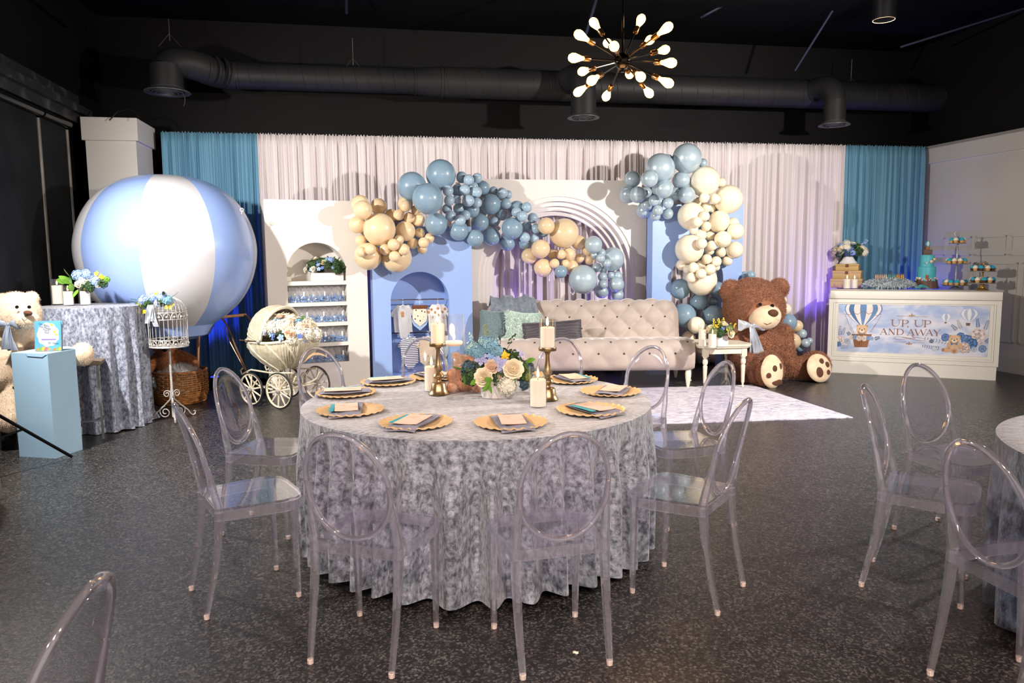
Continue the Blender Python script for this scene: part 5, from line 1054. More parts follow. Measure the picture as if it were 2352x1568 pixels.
for (k, cl, px, py, r) in (('hydr','blue',330,690,.05),('hydr','blue',350,684,.045),('hydr','blue',372,682,.05),('hydr','sky',385,690,.05),('hydr','lilac',365,695,.045),('star','yellow',388,702,.05),('star','yellow',318,712,.03),('star','yellow',330,716,.03),('star','yellow',345,707,.028),('star','yellow',360,676,.03),('star','deep',312,702,.03),('star','deep',376,700,.03),('moss','dark',340,698,.05),('moss','dark',372,692,.05),('moss','olive',322,700,.04),('fern','teal',330,694,.12),('fern','teal',388,686,.12),('leaf','dark',380,678,.08),('leaf','green',335,705,.05)):
    p = Py(px, py, 6.90)-gl.location; d = (-1, -.3, .2) if k == 'fern' and px < 350 else (1, -.3, .4) if k == 'fern' else (random.uniform(-.4, .4), -1, .5)
    bloom(gl, k, cl, p, r, d)
rt = Py(345, 700, 6.80)-gl.location
for dx, L in ((-.02, .17), (.02, .2), (.0, .15)):
    o = part('ribbon_tail', MB().grid(lambda u, v, dx=dx, L=L: (rt.x+(u-.5)*.05+dx*v*2, rt.y-.01*sin(6*u+4*v), rt.z-L*v), 5, 10), M_satin, gl); o.modifiers.new('t', 'SOLIDIFY').thickness = .002
# ================================================================== tall table with velvet cloth
tc = Vector((-3.85, 6.82, 0)); hT = Py(210, 702, 6.75).z
round_table(tc, .43, hT, 'tall cocktail table under the silver velvet cloth', 'floor length silver velvet cloth on the tall table by the striped balloon', M_vel3, 22, .055, 9, .006, .04, .05)
zc_t = hT+.004
glass_candle(Pz(134, 699, zc_t), .052, .235, .17, 'at the left on the tall table', None, 'on the tall table')
glass_candle(Pz(158, 701, zc_t), .047, .18, .12, 'in the middle of the tall table', None, 'on the tall table')
glass_candle(Pz(197, 700, zc_t), .047, .18, .12, 'at the right on the tall table', None, 'on the tall table')
tv = thing('glass_vase_flowers', 'square mirrored vase with blue, white and yellow flowers on the tall table', 'flower arrangement', Pz(213, 692, zc_t)+Vector((0, .05, 0)))
part('vase', MB().rbox((0, 0, .07), (.13, .13, .14), .006), mat('mirrored_vase', (180, 184, 190), .12, .9, c2=(150, 154, 160), ns=6), tv)
kt = 6.9/FPX
for (k, cl, X, Y, r) in (('hydr','blue',600,110,.055),('hydr','blue',660,100,.05),('hydr','white',640,160,.055),('rose','white',690,150,.035),('hydr','blue',730,150,.05),('rose','white',765,165,.045),('rose','ivory',610,170,.04),('star','yellow',740,95,.03),('star','yellow',770,115,.028),('star','yellow',790,125,.025),('moss','dark',790,170,.045),('moss','dark',680,190,.06),('moss','green',820,140,.03),('leaf','green',560,140,.13),('leaf','green',520,150,.12),('leaf','green',575,190,.13),('leaf','green',545,170,.12),('leaf','green',595,215,.10),('leaf','green',540,125,.11),('leaf','green',710,230,.06),('leaf','dark',810,170,.07)):
    p = Py(X/3.335, 600+Y/3.335, 6.80)-tv.location; bloom(tv, k, cl, p, r, (random.uniform(-.6, .3) if k == 'leaf' else random.uniform(-.3, .3), -1, (random.uniform(-.8, .8) if k == 'leaf' else .5)))
# ================================================================== light blue pedestal with a picture book
M_ped = mat('light_blue_card', (166, 202, 226), .5, c2=(160, 196, 221), ns=3)
p1, p2, p3 = Pz(45, 1048, 0), Pz(128, 1053, 0), Pz(190, 1032, 0); hp = Py(108, 812, p2.y).z
pv = [p1, p2, p3, p3+(p1-p2)*.55+Vector((0, .18, 0)), p1+(p3-p2)*.9+Vector((0, .1, 0))]; pc = sum(pv, Vector())/len(pv)
n = len(pv); V = [(p.x-pc.x, p.y-pc.y, z) for z in (0, hp) for p in pv]
ped = thing('pedestal', 'light blue faceted pedestal holding the picture book', 'pedestal', pc)
part('body', MB().add(V, [tuple(range(n-1, -1, -1)), tuple(range(n, 2*n))]+[(i, (i+1) % n, (i+1) % n+n, i+n) for i in range(n)]), M_ped, ped, False)
c1, c2_ = Vector((p2.x-pc.x, p2.y-pc.y, hp)), Vector((p3.x-pc.x, p3.y-pc.y, hp)); c0_ = Vector((p1.x-pc.x, p1.y-pc.y, hp))
part('lid_flap', MB().add([c1+Vector((0, -.002, -.002)), c2_+Vector((.002, -.002, -.002)), c2_*.9+c1*.1+Vector((0, -.004, -.035)), c1*.9+c2_*.1+Vector((0, -.004, -.035))], [(0, 1, 2, 3)]), M_ped, ped, False)
part('lid_flap', MB().add([c0_*.6+c1*.4+Vector((0, -.003, -.002)), c1+Vector((0, -.003, -.002)), c1*.85+c0_*.15+Vector((0, -.004, -.028)), c0_*.55+c1*.45+Vector((0, -.004, -.022))], [(0, 1, 2, 3)]), M_ped, ped, False)
bb_ = Pz(113, 806, hp+.001); bw_ = .195; bh_ = .235
book = thing('picture_book', 'light blue hardback picture book standing on the pedestal', 'book', bb_+Vector((0, .0, .0)), .08); book.rotation_euler = (-.10, 0, .06)
M_bookc = mat('light_blue_book_cover', (84, 150, 192), .5, c2=(92, 158, 198), ns=4); M_pages = mat('book_pages', (238, 234, 226), .8, c2=(226, 222, 212), ns=60)
part('cover', MB().box(-bw_/2, bw_/2, -.012, -.009, 0, bh_).box(-bw_/2, bw_/2, .009, .012, 0, bh_).box(-bw_/2-.003, -bw_/2, -.012, .012, 0, bh_), M_bookc, book, False)
part('pages', MB().box(-bw_/2, bw_/2-.006, -.009, .009, .004, bh_-.004), M_pages, book, False)
def flat(pts, y): n = len(pts); return MB().add([(x, y, z) for x, z in pts], [tuple(range(n))])
cl_ = [(.0+.078*cos(a)*(1+.10*abs(sin(4.5*a))), .128+.088*sin(a)*(1+.10*abs(sin(4.5*a)))) for a in [2*PI*i/72 for i in range(72)]]
part('printed_cloud', flat(cl_, -.0124), mat('white_print', (176, 178, 184), .5, c2=(168, 172, 180)), book, False)
for k, cc in enumerate(((240, 170, 90), (150, 200, 110), (240, 214, 90), (226, 130, 140), (240, 190, 120), (140, 190, 190), (236, 150, 90), (160, 205, 120), (240, 214, 90))):
    x0 = -bw_/2+bw_*k/9; s_ = bw_/9; part('printed_stripe', flat([(x0, .002), (x0+s_, .002), (min(bw_/2, x0+s_*1.5), .026+.008*sin(k)), (x0+s_*.5, .028+.008*sin(k-1))], -.0125), mat('pastel_print', tuple(int(v*.74) for v in cc), .5, c2=tuple(int(v*.77) for v in cc)), book, False)
M_ink = mat('dark_teal_ink', (14, 56, 74), .5, c2=(16, 60, 78)); M_purple = mat('purple_ink', (120, 96, 160), .5, c2=(130, 106, 170)); M_yel = mat('yellow_ink', (206, 180, 40), .5, c2=(200, 172, 36))
def text_part(parent, s, size, loc, m, rot=0, name='lettering'):
    cu = bpy.data.curves.new(name, 'FONT'); cu.body = s; cu.size = size; cu.align_x = 'CENTER'; o = bpy.data.objects.new('tmp', cu); COL.objects.link(o)
    bpy.context.view_layer.update(); me = bpy.data.meshes.new_from_object(o.evaluated_get(bpy.context.evaluated_depsgraph_get())); bpy.data.objects.remove(o); me.name = name; me.materials.clear()
    q = link(name, me, m, parent, loc); q.rotation_euler = (PI/2, rot, 0); return q
for s, x, z, r in (('Oh, Baby,', -.028, .196, .25), ('the Places', -.022, .176, .25), ("You'll", -.015, .158, .2), ('Go!', -.01, .138, .15)): text_part(book, s, .022, (x, -.0128, z), M_ink, r)
text_part(book, 'Dr. Seuss', .021, (.04, -.0128, .054), M_ink, .05)
part('printed_branch', MB().add(*(lambda m_: (m_.v, m_.f))(MB().box(-.05, .06, -.0128, -.0126, .086, .094, M=roty(-.45) if False else None))), M_purple, book, False)
for x, z in ((.05, .15), (.062, .128), (.03, .205)): part('printed_star', flat([(x+(.014 if i % 2 else .006)*cos(i*PI/5), z+(.014 if i % 2 else .006)*sin(i*PI/5)) for i in range(10)], -.0129), M_yel, book, False)
# ================================================================== cream bear on a metal stool
M_cfur = mat('cream_plush', (226, 206, 180), .95, c2=(212, 188, 160), ns=24, sheen=.5); 
wb = Vector((-4.02, 6.12, 0)); wbt = thing('cream_teddy', 'large cream teddy bear with grey satin bow behind the blue pedestal', 'teddy bear', wb)
def wl_(px, py, Y): return Py(px, py, Y)-wb
mb = MB().ell(wl_(38, 722, 6.08), (.185, .17, .185), 24, 16).ell(wl_(74, 686, 6.13), (.06, .04, .065)).ell(wl_(4, 690, 6.13), (.06, .04, .065)).ell(wl_(62, 735, 5.93), (.095, .08, .075)).ell(wl_(42, 840, 6.13), (.22, .19, .27), 24, 16).ell(wl_(40, 770, 6.12), (.15, .13, .10))
seg(mb, wl_(10, 790, 6.05), wl_(-10, 870, 5.92), .075, .08); seg(mb, wl_(88, 800, 6.08), wl_(100, 850, 5.98), .07, .07); seg(mb, wl_(20, 900, 6.02), wl_(22, 965, 5.9), .11, .10, 5); seg(mb, wl_(110, 850, 6.12), wl_(180, 815, 6.20), .075, .08, 5)
mb.ell(wl_(190, 813, 6.16), (.09, .075, .10))
wme = blob(mb, .016, 4); link('body', wme, M_cfur, wbt); fur(wbt, wme, M_cfur, 30000, .012, .0013, .25)
part('nose', MB().ell(wl_(64, 719, 5.865), (.035, .022, .022), M=roty(.1)), M_nose, wbt)
for px in (39, 67): part('eye', MB().ell(wl_(px, 705, 5.91), .014, 10, 6), M_eye, wbt)
part('smile', MB().tube([wl_(50, 730, 5.852), wl_(56, 737, 5.85), wl_(62, 732, 5.845)], .002, 5), M_stitch, wbt)
bow(wbt, wl_(20, 745, 5.90), .10, (0, -1, 0), [(.35, 2.0, .7), (-.2, 1.9, .6)], mat('grey_blue_satin', (150, 164, 184), .25, .3, c2=(176, 188, 204), ns=4))
M_zinc = mat('weathered_zinc', (128, 134, 132), .5, .4, c2=(104, 108, 106), ns=9, bump=.15, bs=40)
sp_ = Pz(215, 1010, 0); hS = Py(200, 832, sp_.y+.1).z; stl = thing('metal_stool', 'weathered grey metal stool between pedestal and tall table', 'stool', (sp_.x-.13, sp_.y+.13, 0), .35)
part('seat', MB().rbox((0, 0, hS), (.34, .34, .03), .008), mat('worn_wood_seat', (120, 104, 88), .7, c2=(92, 80, 68), ns=8, stretch=(1, 8, 1)), stl)
for x in (-1, 1):
    for y in (-1, 1): part('leg', MB().tube([(x*.14, y*.14, hS-.015), (x*.15, y*.15, 0)], .013, 4), M_zinc, stl)
for s_ in (-1, 1):
    part('stretcher', MB().tube([(-.148, s_*.148, .16), (.148, s_*.148, .16)], .009, 4), M_zinc, stl); part('stretcher', MB().tube([(s_*.148, -.148, .16), (s_*.148, .148, .16)], .009, 4), M_zinc, stl)
st2 = thing('folding_seat', 'black cushioned metal seat under the cream bear', 'stool', (wb.x-.02, wb.y+.02, 0), .2); hz2 = .52
part('seat', MB().rbox((0, 0, hz2-.03), (.38, .36, .05), .02), M_can, st2)
for x in (-1, 1):
    for y in (-1, 1): part('leg', MB().tube([(x*.16, y*.15, hz2-.05), (x*.17, y*.16, 0)], .012, 6), M_zinc, st2)
# ================================================================== light stands with strobe heads
def strobe_stand(top, lab, legs, tgt):
    c = Vector((top[0], top[1], 0)); t = thing('light_stand', lab, 'light stand', c)
    part('pole', MB().tube([(0, 0, .1), (0, 0, 1.2)], .014, 8).tube([(0, 0, 1.2), (0, 0, top[2]-.02)], .011, 8), M_black, t); part('collar', MB().tube([(0, 0, .62), (0, 0, .70)], .024, 10), M_can, t); part('lower_collar', MB().tube([(0, 0, .22), (0, 0, .27)], .024, 10), M_can, t)
    for e in legs:
        d = Vector((e[0]-c.x, e[1]-c.y, 0)); l = part('leg', MB().tube([(0, 0, .66), (d.x, d.y, .012)], .012, 6), M_black, t)
        part('brace', MB().tube([(0, 0, .24), tuple(d*.55+Vector((0, 0, .66-.648*.55)))], .008, 6), M_black, l)
    F = Matrix.Translation((0, 0, top[2])) @ aim(Vector(tgt)-Vector(top))
    part('strobe_head', MB().lathe([(0, -.30), (.055, -.30), (.06, -.12), (.05, -.11), (.05, -.10), (0, -.1)], 18, M=F), M_can, t); part('reflector', MB().lathe([(.052, -.098), (.085, -.025), (.082, -.025), (.048, -.094)], 20, M=F, cap=False), M_chrome, t)
lt_ = Pz(165, 1052, 0)
strobe_stand(STROBE_L, 'black tripod light stand at the left edge, one leg in front of the blue pedestal', [(lt_.x, lt_.y), (STROBE_L[0]-.15, STROBE_L[1]+.55), (STROBE_L[0]-.25, STROBE_L[1]-.12)], (.1, 7.6, .4))
strobe_stand(STROBE_R, 'black tripod light stand on the right, outside the picture', [(STROBE_R[0]-.4, STROBE_R[1]-.4), (STROBE_R[0]+.5, STROBE_R[1]-.2), (STROBE_R[0], STROBE_R[1]+.55)], (-.9, 8.8, 1.2))
# ================================================================== wicker pram
M_pram = mat('cream_wicker', (214, 206, 182), .6, c2=(188, 178, 150), ns=20, bump=.4, bs=90); M_prame = mat('cream_braid', (234, 228, 206), .6, c2=(216, 208, 182), ns=40, bump=.5, bs=120)
M_pchas = mat('chipped_cream_enamel', (222, 212, 186), .5, c2=(150, 128, 100), ns=18, lo=.55, hi=.75); M_tire = mat('black_rubber', (30, 28, 28), .6, c2=(42, 40, 38), ns=20); M_copper = mat('copper_tube', (150, 112, 86), .35, .6, c2=(120, 84, 60), ns=12)
pyaw = math.radians(-29); pr_c = Vector((-2.41, 7.80, 0)); pram = thing('wicker_pram', 'antique cream wicker pram with spoked wheels, filled with flowers', 'pram', pr_c, pyaw)
PL_, PW_ = .41, .255; ZB, ZR = .36, .66
def hull(u, v):
    a = 2*PI*u; k = .42+.58*sin(min(1, v*1.02)*PI/2)**.8; ca, sa_ = cos(a), sin(a); e = .75
    x = PL_*k*abs(ca)**e*(1 if ca > 0 else -1); y = PW_*(.35+.65*sin(min(1, v*1.1)*PI/2))*abs(sa_)**e*(1 if sa_ > 0 else -1)
    rib = 1+.012*sin(64*a); z = ZB+(ZR-ZB)*v+.05*v*(ca if ca > 0 else -.2*ca)+.10*(1-v)*(ca*ca)*.6; return (x*rib, y*rib, z)
body = part('body', MB().grid(hull, 256, 16, True), M_pram, pram, True)
part('body_floor', MB().add([hull(j/40, 0) for j in range(40)], [tuple(range(40))]), M_pram, pram)
for u in (.55, .66, .75, .84, .92, .08, .25, .42): part('braid', MB().tube([Vector(hull(u+.10*(1-v) if .5 < u < .9 else u, v))*1.012 for v in [i/10 for i in range(11)]], .011, 6), M_prame, body)
part('rim_braid', MB().tube([hull(i/64, 1) for i in range(64)], .016, 7, True), M_prame, body)
def hood(u, v):
    al = math.radians(188-116*u); b = PI*v; rr = (.40-.03*u)*(.9+.1*sin(al)); y = PW_*1.02*cos(b)*(1-.04*u); s_ = sin(b)**.62; rib = 1+.010*sin(70*u); return (-.06+rr*cos(al)*s_*rib*.9, y*rib, ZR+.01+rr*.98*sin(al)*s_*rib)
hd = part('hood', MB().grid(hood, 120, 25), M_pram, pram, True); hd.modifiers.new('t', 'SOLIDIFY').thickness = .012
part('hood_rim', MB().tube([hood(1, i/24) for i in range(25)], .018, 7), M_prame, hd); part('hood_pivot', MB().ell((-.06, -PW_*1.06, ZR+.02), .025, 10, 8), M_cage, hd); part('hood_strut', MB().tube([(-.06, -PW_*1.06, ZR+.02), (-.36, -PW_*.98, ZR+.02)], .006, 6), M_copper, hd)
pf = thing('pram_flowers', 'heap of white, cream and blue flowers filling the wicker pram', 'flower arrangement', (pr_c.x, pr_c.y, ZR), pyaw)
mound(pf, (.13, -.02, .06), (.30, .23, .20), [('hydr', 'white', 16, .075), ('hydr', 'ivory', 8, .07), ('hydr', 'peach', 6, .065), ('hydr', 'sky', 3, .055), ('star', 'blue', 16, .042), ('star', 'deep', 10, .034), ('rose', 'peach', 6, .045), ('hydr', 'blue', 6, .045), ('star', 'lilac', 8, .032), ('leaf', 'green', 8, .07), ('leaf', 'dark', 6, .07), ('moss', 'dark', 5, .05), ('star', 'white', 10, .035)], 21, -.05)
wheel = lambda: None
def add_wheel(x, y, r):
    w = part('wheel', MB().tube([(x+r*.90*cos(a), y, r+r*.90*sin(a)) for a in [2*PI*i/40 for i in range(40)]], .011, 6, True), M_pchas, pram)
    part('tire', MB().tube([(x+(r-.011)*cos(a), y, r+(r-.011)*sin(a)) for a in [2*PI*i/40 for i in range(40)]], .0115, 8, True), M_tire, w)
    for k in range(10):
        a = 2*PI*k/10+.2; part('spoke', MB().tube([(x+.02*cos(a), y, r+.02*sin(a)), (x+r*.5*cos(a), y, r+r*.5*sin(a)), (x+r*.9*cos(a), y, r+r*.9*sin(a))], [.006, .0095, .006], 6), M_pchas, w)
    s_ = -1 if y < 0 else 1; part('hub', MB().tube([(x, y-.03, r), (x, y+.03, r)], .022, 10).tube([(x, y+s_*.03, r), (x, y+s_*.045, r)], .012, 8), M_cage, w)
for y in (-.27, .27):
    add_wheel(-.20, y, .175); add_wheel(.20, y, .188)
for x, r in ((-.20, .175), (.20, .188)): part('axle', MB().tube([(x, -.26, r), (x, .26, r)], .010, 8), M_pchas, pram)
for y in (-.17, .17):
    part('spring', MB().tube([(-.36, y, .33), (-.30, y, .25), (-.20, y, .20), (0, y, .17), (.20, y, .21), (.30, y, .26), (.34, y, .33)], .010, 6), M_pchas, pram)
    part('frame_rail', MB().tube([(-.42, y, .37), (-.46, y, .34), (-.44, y, .30), (-.40, y, .32), (-.30, y, .36), (0, y, .345), (.30, y, .365)], .009, 6), M_pchas, pram)
    part('scroll', MB().tube([(p[0], y, p[2]) for p in spiral((-.02, .24), .05, 0, 1.4, 1)], .007, 6), M_pchas, pram); part('scroll', MB().tube([(p[0], y, p[2]) for p in spiral((.12, .27), .045, PI, 1.4, -1)], .007, 6), M_pchas, pram)
    part('handle_bar', MB().tube([(-.38, y, .35), (-.52, y, .60), (-.62, y, .80), (-.70, y, .89), (-.76, y, .90)], .010, 7), M_copper, pram)
    part('handle_brace', MB().tube([(-.40, y, .36), (-.60, y, .64), (-.67, y, .80), (-.61, y, .80)], .006, 6), M_copper, pram)
part('handle_grip', MB().tube([(-.76, -.2, .90), (-.76, .2, .90)], .017, 10), M_cane, pram)
# planter in the arched niche
pb = wp.w((nl+nr)/2-.05, .10, shz[0]+.0005); pbx = thing('flower_planter', 'white box planter of blue and cream flowers in the arched niche', 'flower arrangement', pb, wp.ang)
part('box', MB().rbox((0, 0, .045), (.36, .13, .09), .006), M_panel, pbx)
mound(pbx, (0, -.01, .12), (.24, .09, .13), [('moss', 'dark', 12, .055), ('leaf', 'dark', 10, .07), ('leaf', 'green', 6, .06), ('hydr', 'blue', 5, .04), ('star', 'blue', 9, .03), ('star', 'deep', 7, .026), ('rose', 'ivory', 5, .034), ('rose', 'white', 3, .03), ('star', 'yellow', 5, .022), ('fern', 'dark', 6, .09)], 31, .0)
# ================================================================== dessert counter
M_ctr = mat('ivory_painted_counter', (244, 240, 228), .45, c2=(240, 235, 222), ns=2, bump=.03, bs=40)
dA = Vector((4.09, 9.55, 0)); dB = Vector((5.77, 8.80, 0)); dang = math.atan2(dB.y-dA.y, dB.x-dA.x); DW = (dB-dA).length
dc = Frame((dA.x, dA.y), dang, 'dessert_counter', 'ivory dessert counter with framed front and printed banner', 'counter'); DH = dc.at(2100, 668)[1]; DH = (DH+1.05)/2
part('carcass', MB().box(0, DW, .02, .60, 0, DH-.10), M_ctr, dc.t, False)
part('worktop', MB().rbox((DW/2, .30, DH-.05), (DW+.03, .64, .098), .006), M_ctr, dc.t)
bx0, bz1 = dc.at(1927, 698); bx1, _ = dc.at(2275, 704); bz0 = dc.at(2096, 813)[1]; bz1 = dc.at(2103, 701)[1]
def frm(x0, x1, z0, z1, w, y0, y1): return [(x0, x1, y0, y1, z0, z0+w), (x0, x1, y0, y1, z1-w, z1), (x0, x0+w, y0, y1, z0+w, z1-w), (x1-w, x1, y0, y1, z0+w, z1-w)]
for e, w, y0 in ((.115, .05, .0), (.062, .022, .004), (.038, .036, .010)):
    for q in frm(bx0-e, bx1+e, bz0-e, min(DH-.101, bz1+e), w, y0, .02): part('molding', MB().box(*q), M_ctr, dc.t, False)
part('front_rail', MB().box(0, DW, .008, .02, 0, bz0-.118), M_ctr, dc.t, False); part('front_stile', MB().box(0, bx0-.116, .008, .02, bz0-.118, DH-.1), M_ctr, dc.t, False); part('front_stile', MB().box(bx1+.116, DW, .008, .02, bz0-.118, DH-.1), M_ctr, dc.t, False)
M_sky = mat('printed_sky', (176, 194, 230), .35, c2=(232, 232, 242), ns=3.2, nd=.8, lo=.38, hi=.60, stretch=(1, 1, 1.7), detail=6)
ban = part('banner', MB().box(bx0, bx1, .0155, .0195, bz0, bz1), M_sky, dc.t, False)
ZX0, ZX1, ZY0, ZY1 = 145., 2195., 112., 790.
def B(X, Y):
    k = (X-ZX0)/(ZX1-ZX0); return bx0+(bx1-bx0)*k, bz1-(bz1-bz0)*(Y-(ZY0+20*k))/(ZY1-ZY0-15+25*k)
pcol = {}
def ink(c):
    if c not in pcol: pcol[c] = mat('printed_ink', c, .4, c2=tuple(min(255, v+10) for v in c), ns=8)
    return pcol[c]
lay = [0]
def dec(name, polys, c):
    lay[0] += 1; y = .0152-.00002*lay[0]; mb = MB()
    for p in polys:
        P = [B(*q) for q in p]; mb.add([(x, y, z) for x, z in P], [tuple(range(len(P)))])
    o = link(name, mb.mesh(name, False), ink(c), ban); return o
def oval(x, y, rx, ry, n=20, a0=0): return [(x+rx*cos(2*PI*i/n+a0), y+ry*sin(2*PI*i/n+a0)) for i in range(n)]
def strip(pts, w):
    L = []; Rr = []
    for i, p in enumerate(pts):
        a = pts[max(0, i-1)]; b = pts[min(len(pts)-1, i+1)]; dx, dy = b[0]-a[0], b[1]-a[1]; l = math.hypot(dx, dy) or 1; ww = w[i] if isinstance(w, list) else w
        L.append((p[0]-dy/l*ww/2, p[1]+dx/l*ww/2)); Rr.append((p[0]+dy/l*ww/2, p[1]-dx/l*ww/2))
    return [[L[i], L[i+1], Rr[i+1], Rr[i]] for i in range(len(pts)-1)]
def pballoon(cx, top, R, bot, rb, cols, ytop=None):
    n = len(cols)
    for k in range(n):
        t0, t1 = -1+2*k/n, -1+2*(k+1)/n; poly = []
        ys = [top+(bot-top)*i/16 for i in range(17)]
        def hw(y):
            t = (y-top)/(bot-top); return max(0, R*math.sqrt(max(0, 1-((t-.42)/.44)**2)) if t < .42 else R*(1-(1-rb/R)*((t-.42)/.58)**1.5))
        f = lambda t: sin(t*PI/2)
        yy = [max(y, ytop) if ytop else y for y in ys]
        poly = [(cx+hw(y)*f(t0), y2) for y, y2 in zip(ys, yy)]+[(cx+hw(y)*f(t1), y2) for y, y2 in reversed(list(zip(ys, yy)))]
        dec('printed_balloon_stripe', [poly], cols[k])
BL, WH, DB = (104, 142, 184), (240, 228, 222), (84, 120, 164)
pballoon(500, 20, 270, 410, 45, [BL, WH, DB, WH, BL, WH, BL, WH, DB], 116)
dec('printed_rope', strip([(235, 250), (320, 262), (335, 225), (420, 255), (500, 205), (580, 250), (655, 215), (680, 275), (760, 245)], 7)+strip([(245, 262), (360, 530)], 4)+strip([(320, 390), (385, 530)], 4)+strip([(752, 270), (620, 510)], 4)+strip([(690, 380), (600, 510)], 4), (140, 100, 80))
def pbear(x, y, s, c=(222, 186, 150), sit=False):
    d = (190, 148, 112)
    dec('printed_bear', [oval(x-55*s, y-45*s, 24*s, 24*s), oval(x+60*s, y-40*s, 24*s, 24*s)], d); dec('printed_bear', [oval(x, y+80*s, 70*s, 80*s), oval(x, y, 82*s, 68*s)], c)
    if sit: dec('printed_bear', [oval(x-95*s, y+150*s, 70*s, 34*s), oval(x+10*s, y+165*s, 48*s, 40*s), oval(x+85*s, y+95*s, 32*s, 52*s), oval(x-70*s, y+85*s, 30*s, 50*s)], (212, 172, 134)); dec('printed_bear', [oval(x-150*s, y+150*s, 22*s, 26*s), oval(x+5*s, y+170*s, 24*s, 26*s)], (180, 130, 92))
    dec('printed_bear', [oval(x, y+20*s, 38*s, 28*s)], (240, 218, 192)); dec('printed_bear', [oval(x, y+8*s, 13*s, 9*s), oval(x-34*s, y-8*s, 7*s, 8*s), oval(x+34*s, y-8*s, 7*s, 8*s)], (60, 40, 34)); dec('printed_bow', [[(x-45*s, y+48*s), (x, y+62*s), (x-45*s, y+84*s)], [(x+45*s, y+48*s), (x, y+62*s), (x+45*s, y+84*s)]], (96, 130, 170))
def pflower(x, y, r, c, dk):
    dec('printed_flower', [oval(x+r*.62*cos(a), y+r*.6*sin(a), r*.5, r*.46, 14) for a in [i*2*PI/7 for i in range(7)]], dk); dec('printed_flower', [oval(x+r*.38*cos(a), y+r*.38*sin(a), r*.40, r*.36, 12) for a in [i*2*PI/6+.3 for i in range(6)]], c); dec('printed_flower', [oval(x, y, r*.2, r*.18, 10)], dk)
def pleaves(x, y, ang, L, c, n=6, w=16):
    P = []; 
    for i in range(n):
        t = (i+1)/n; px_, py_ = x+L*t*cos(ang), y-L*t*sin(ang)
        for s in (-1, 1):
            a = ang+s*.8; l = 42*(1.15-t*.6); P.append([(px_, py_), (px_+l*.5*cos(a)+w*.4*sin(a), py_-l*.5*sin(a)+w*.4*cos(a)), (px_+l*cos(a), py_-l*sin(a)), (px_+l*.5*cos(a)-w*.4*sin(a), py_-l*.5*sin(a)-w*.4*cos(a))])
    dec('printed_leaves', P, c)
pbear(492, 465, 1.0); dec('printed_basket', [[(345, 530), (635, 530), (630, 560), (350, 560)], [(368, 600), (605, 600), (580, 715), (395, 715)]], (150, 102, 68)); dec('printed_basket', sum([strip([(390+36*i, 605), (402+30*i, 712)], 5) for i in range(6)], []), (110, 70, 44))
for x, y, r, c, dk in ((355, 580, 30, (246, 226, 206), (226, 196, 170)), (400, 575, 34, (170, 192, 226), (120, 150, 196)), (455, 590, 38, (248, 232, 220), (228, 204, 186)), (530, 590, 40, (248, 232, 220), (228, 204, 186)), (590, 585, 32, (150, 180, 218), (104, 140, 190)), (635, 590, 26, (190, 206, 230), (140, 164, 204)), (190, 620, 62, (246, 232, 226), (222, 204, 200)), (165, 675, 36, (110, 146, 196), (80, 112, 160)), (290, 630, 40, (206, 216, 232), (170, 184, 208)), (245, 680, 28, (240, 240, 244), (190, 200, 220)), (320, 672, 26, (220, 226, 238), (180, 192, 214))): pflower(x, y, r, c, dk)
for x, y, a, L, c in ((180, 580, 1.6, 150, (110, 126, 160)), (200, 560, 1.2, 110, (140, 154, 184)), (660, 600, .3, 80, (110, 122, 150)), (170, 720, .1, 120, (130, 144, 176)), (330, 560, 2.2, 60, (140, 150, 176))): pleaves(x, y, a, L, c)
pballoon(1636, 235, 66, 345, 16, [(200, 206, 220), (240, 240, 244), (180, 190, 210), (240, 240, 244), (200, 206, 220)]); dec('printed_basket', [[(1615, 350), (1648, 350), (1644, 368), (1620, 368)]], (120, 84, 66))
pballoon(1937, 165, 116, 340, 24, [(176, 186, 206), (236, 236, 242), (190, 198, 214), (240, 240, 244), (176, 188, 210), (236, 236, 242), (176, 186, 206)]); dec('printed_basket', [[(1897, 358), (1955, 360), (1950, 398), (1904, 396)]], (132, 90, 68))
for x, y, a, L, c in ((1800, 470, 2.4, 110, (150, 156, 170)), (1850, 460, 2.0, 140, (176, 170, 168)), (2060, 440, 1.7, 130, (96, 128, 176)), (2140, 470, 1.3, 140, (150, 160, 178)), (1700, 640, 2.95, 330, (120, 130, 152)), (1600, 720, 3.0, 250, (110, 122, 148)), (2000, 760, 2.8, 220, (120, 132, 160)), (2160, 640, 1.0, 80, (130, 146, 180)), (1500, 610, 3.3, 60, (120, 130, 152))): pleaves(x, y, a, L, c, 8)
for x, y, r, c, dk in ((2060, 540, 105, (246, 232, 226), (224, 204, 196)), (1920, 590, 70, (130, 162, 210), (88, 124, 176)), (1990, 640, 72, (104, 144, 196), (70, 106, 160)), (1640, 560, 52, (120, 156, 208), (86, 120, 176)), (1840, 540, 50, (120, 152, 204), (86, 118, 172)), (1890, 700, 74, (240, 220, 208), (214, 188, 174)), (2110, 630, 46, (236, 226, 226), (206, 196, 204)), (2130, 710, 50, (150, 178, 216), (110, 142, 190)), (2020, 720, 36, (214, 222, 236), (170, 184, 210)), (1810, 740, 30, (236, 234, 240), (190, 198, 214)), (1500, 720, 28, (236, 236, 242), (190, 196, 214))): pflower(x, y, r, c, dk)
pbear(1760, 590, .95, sit=True)
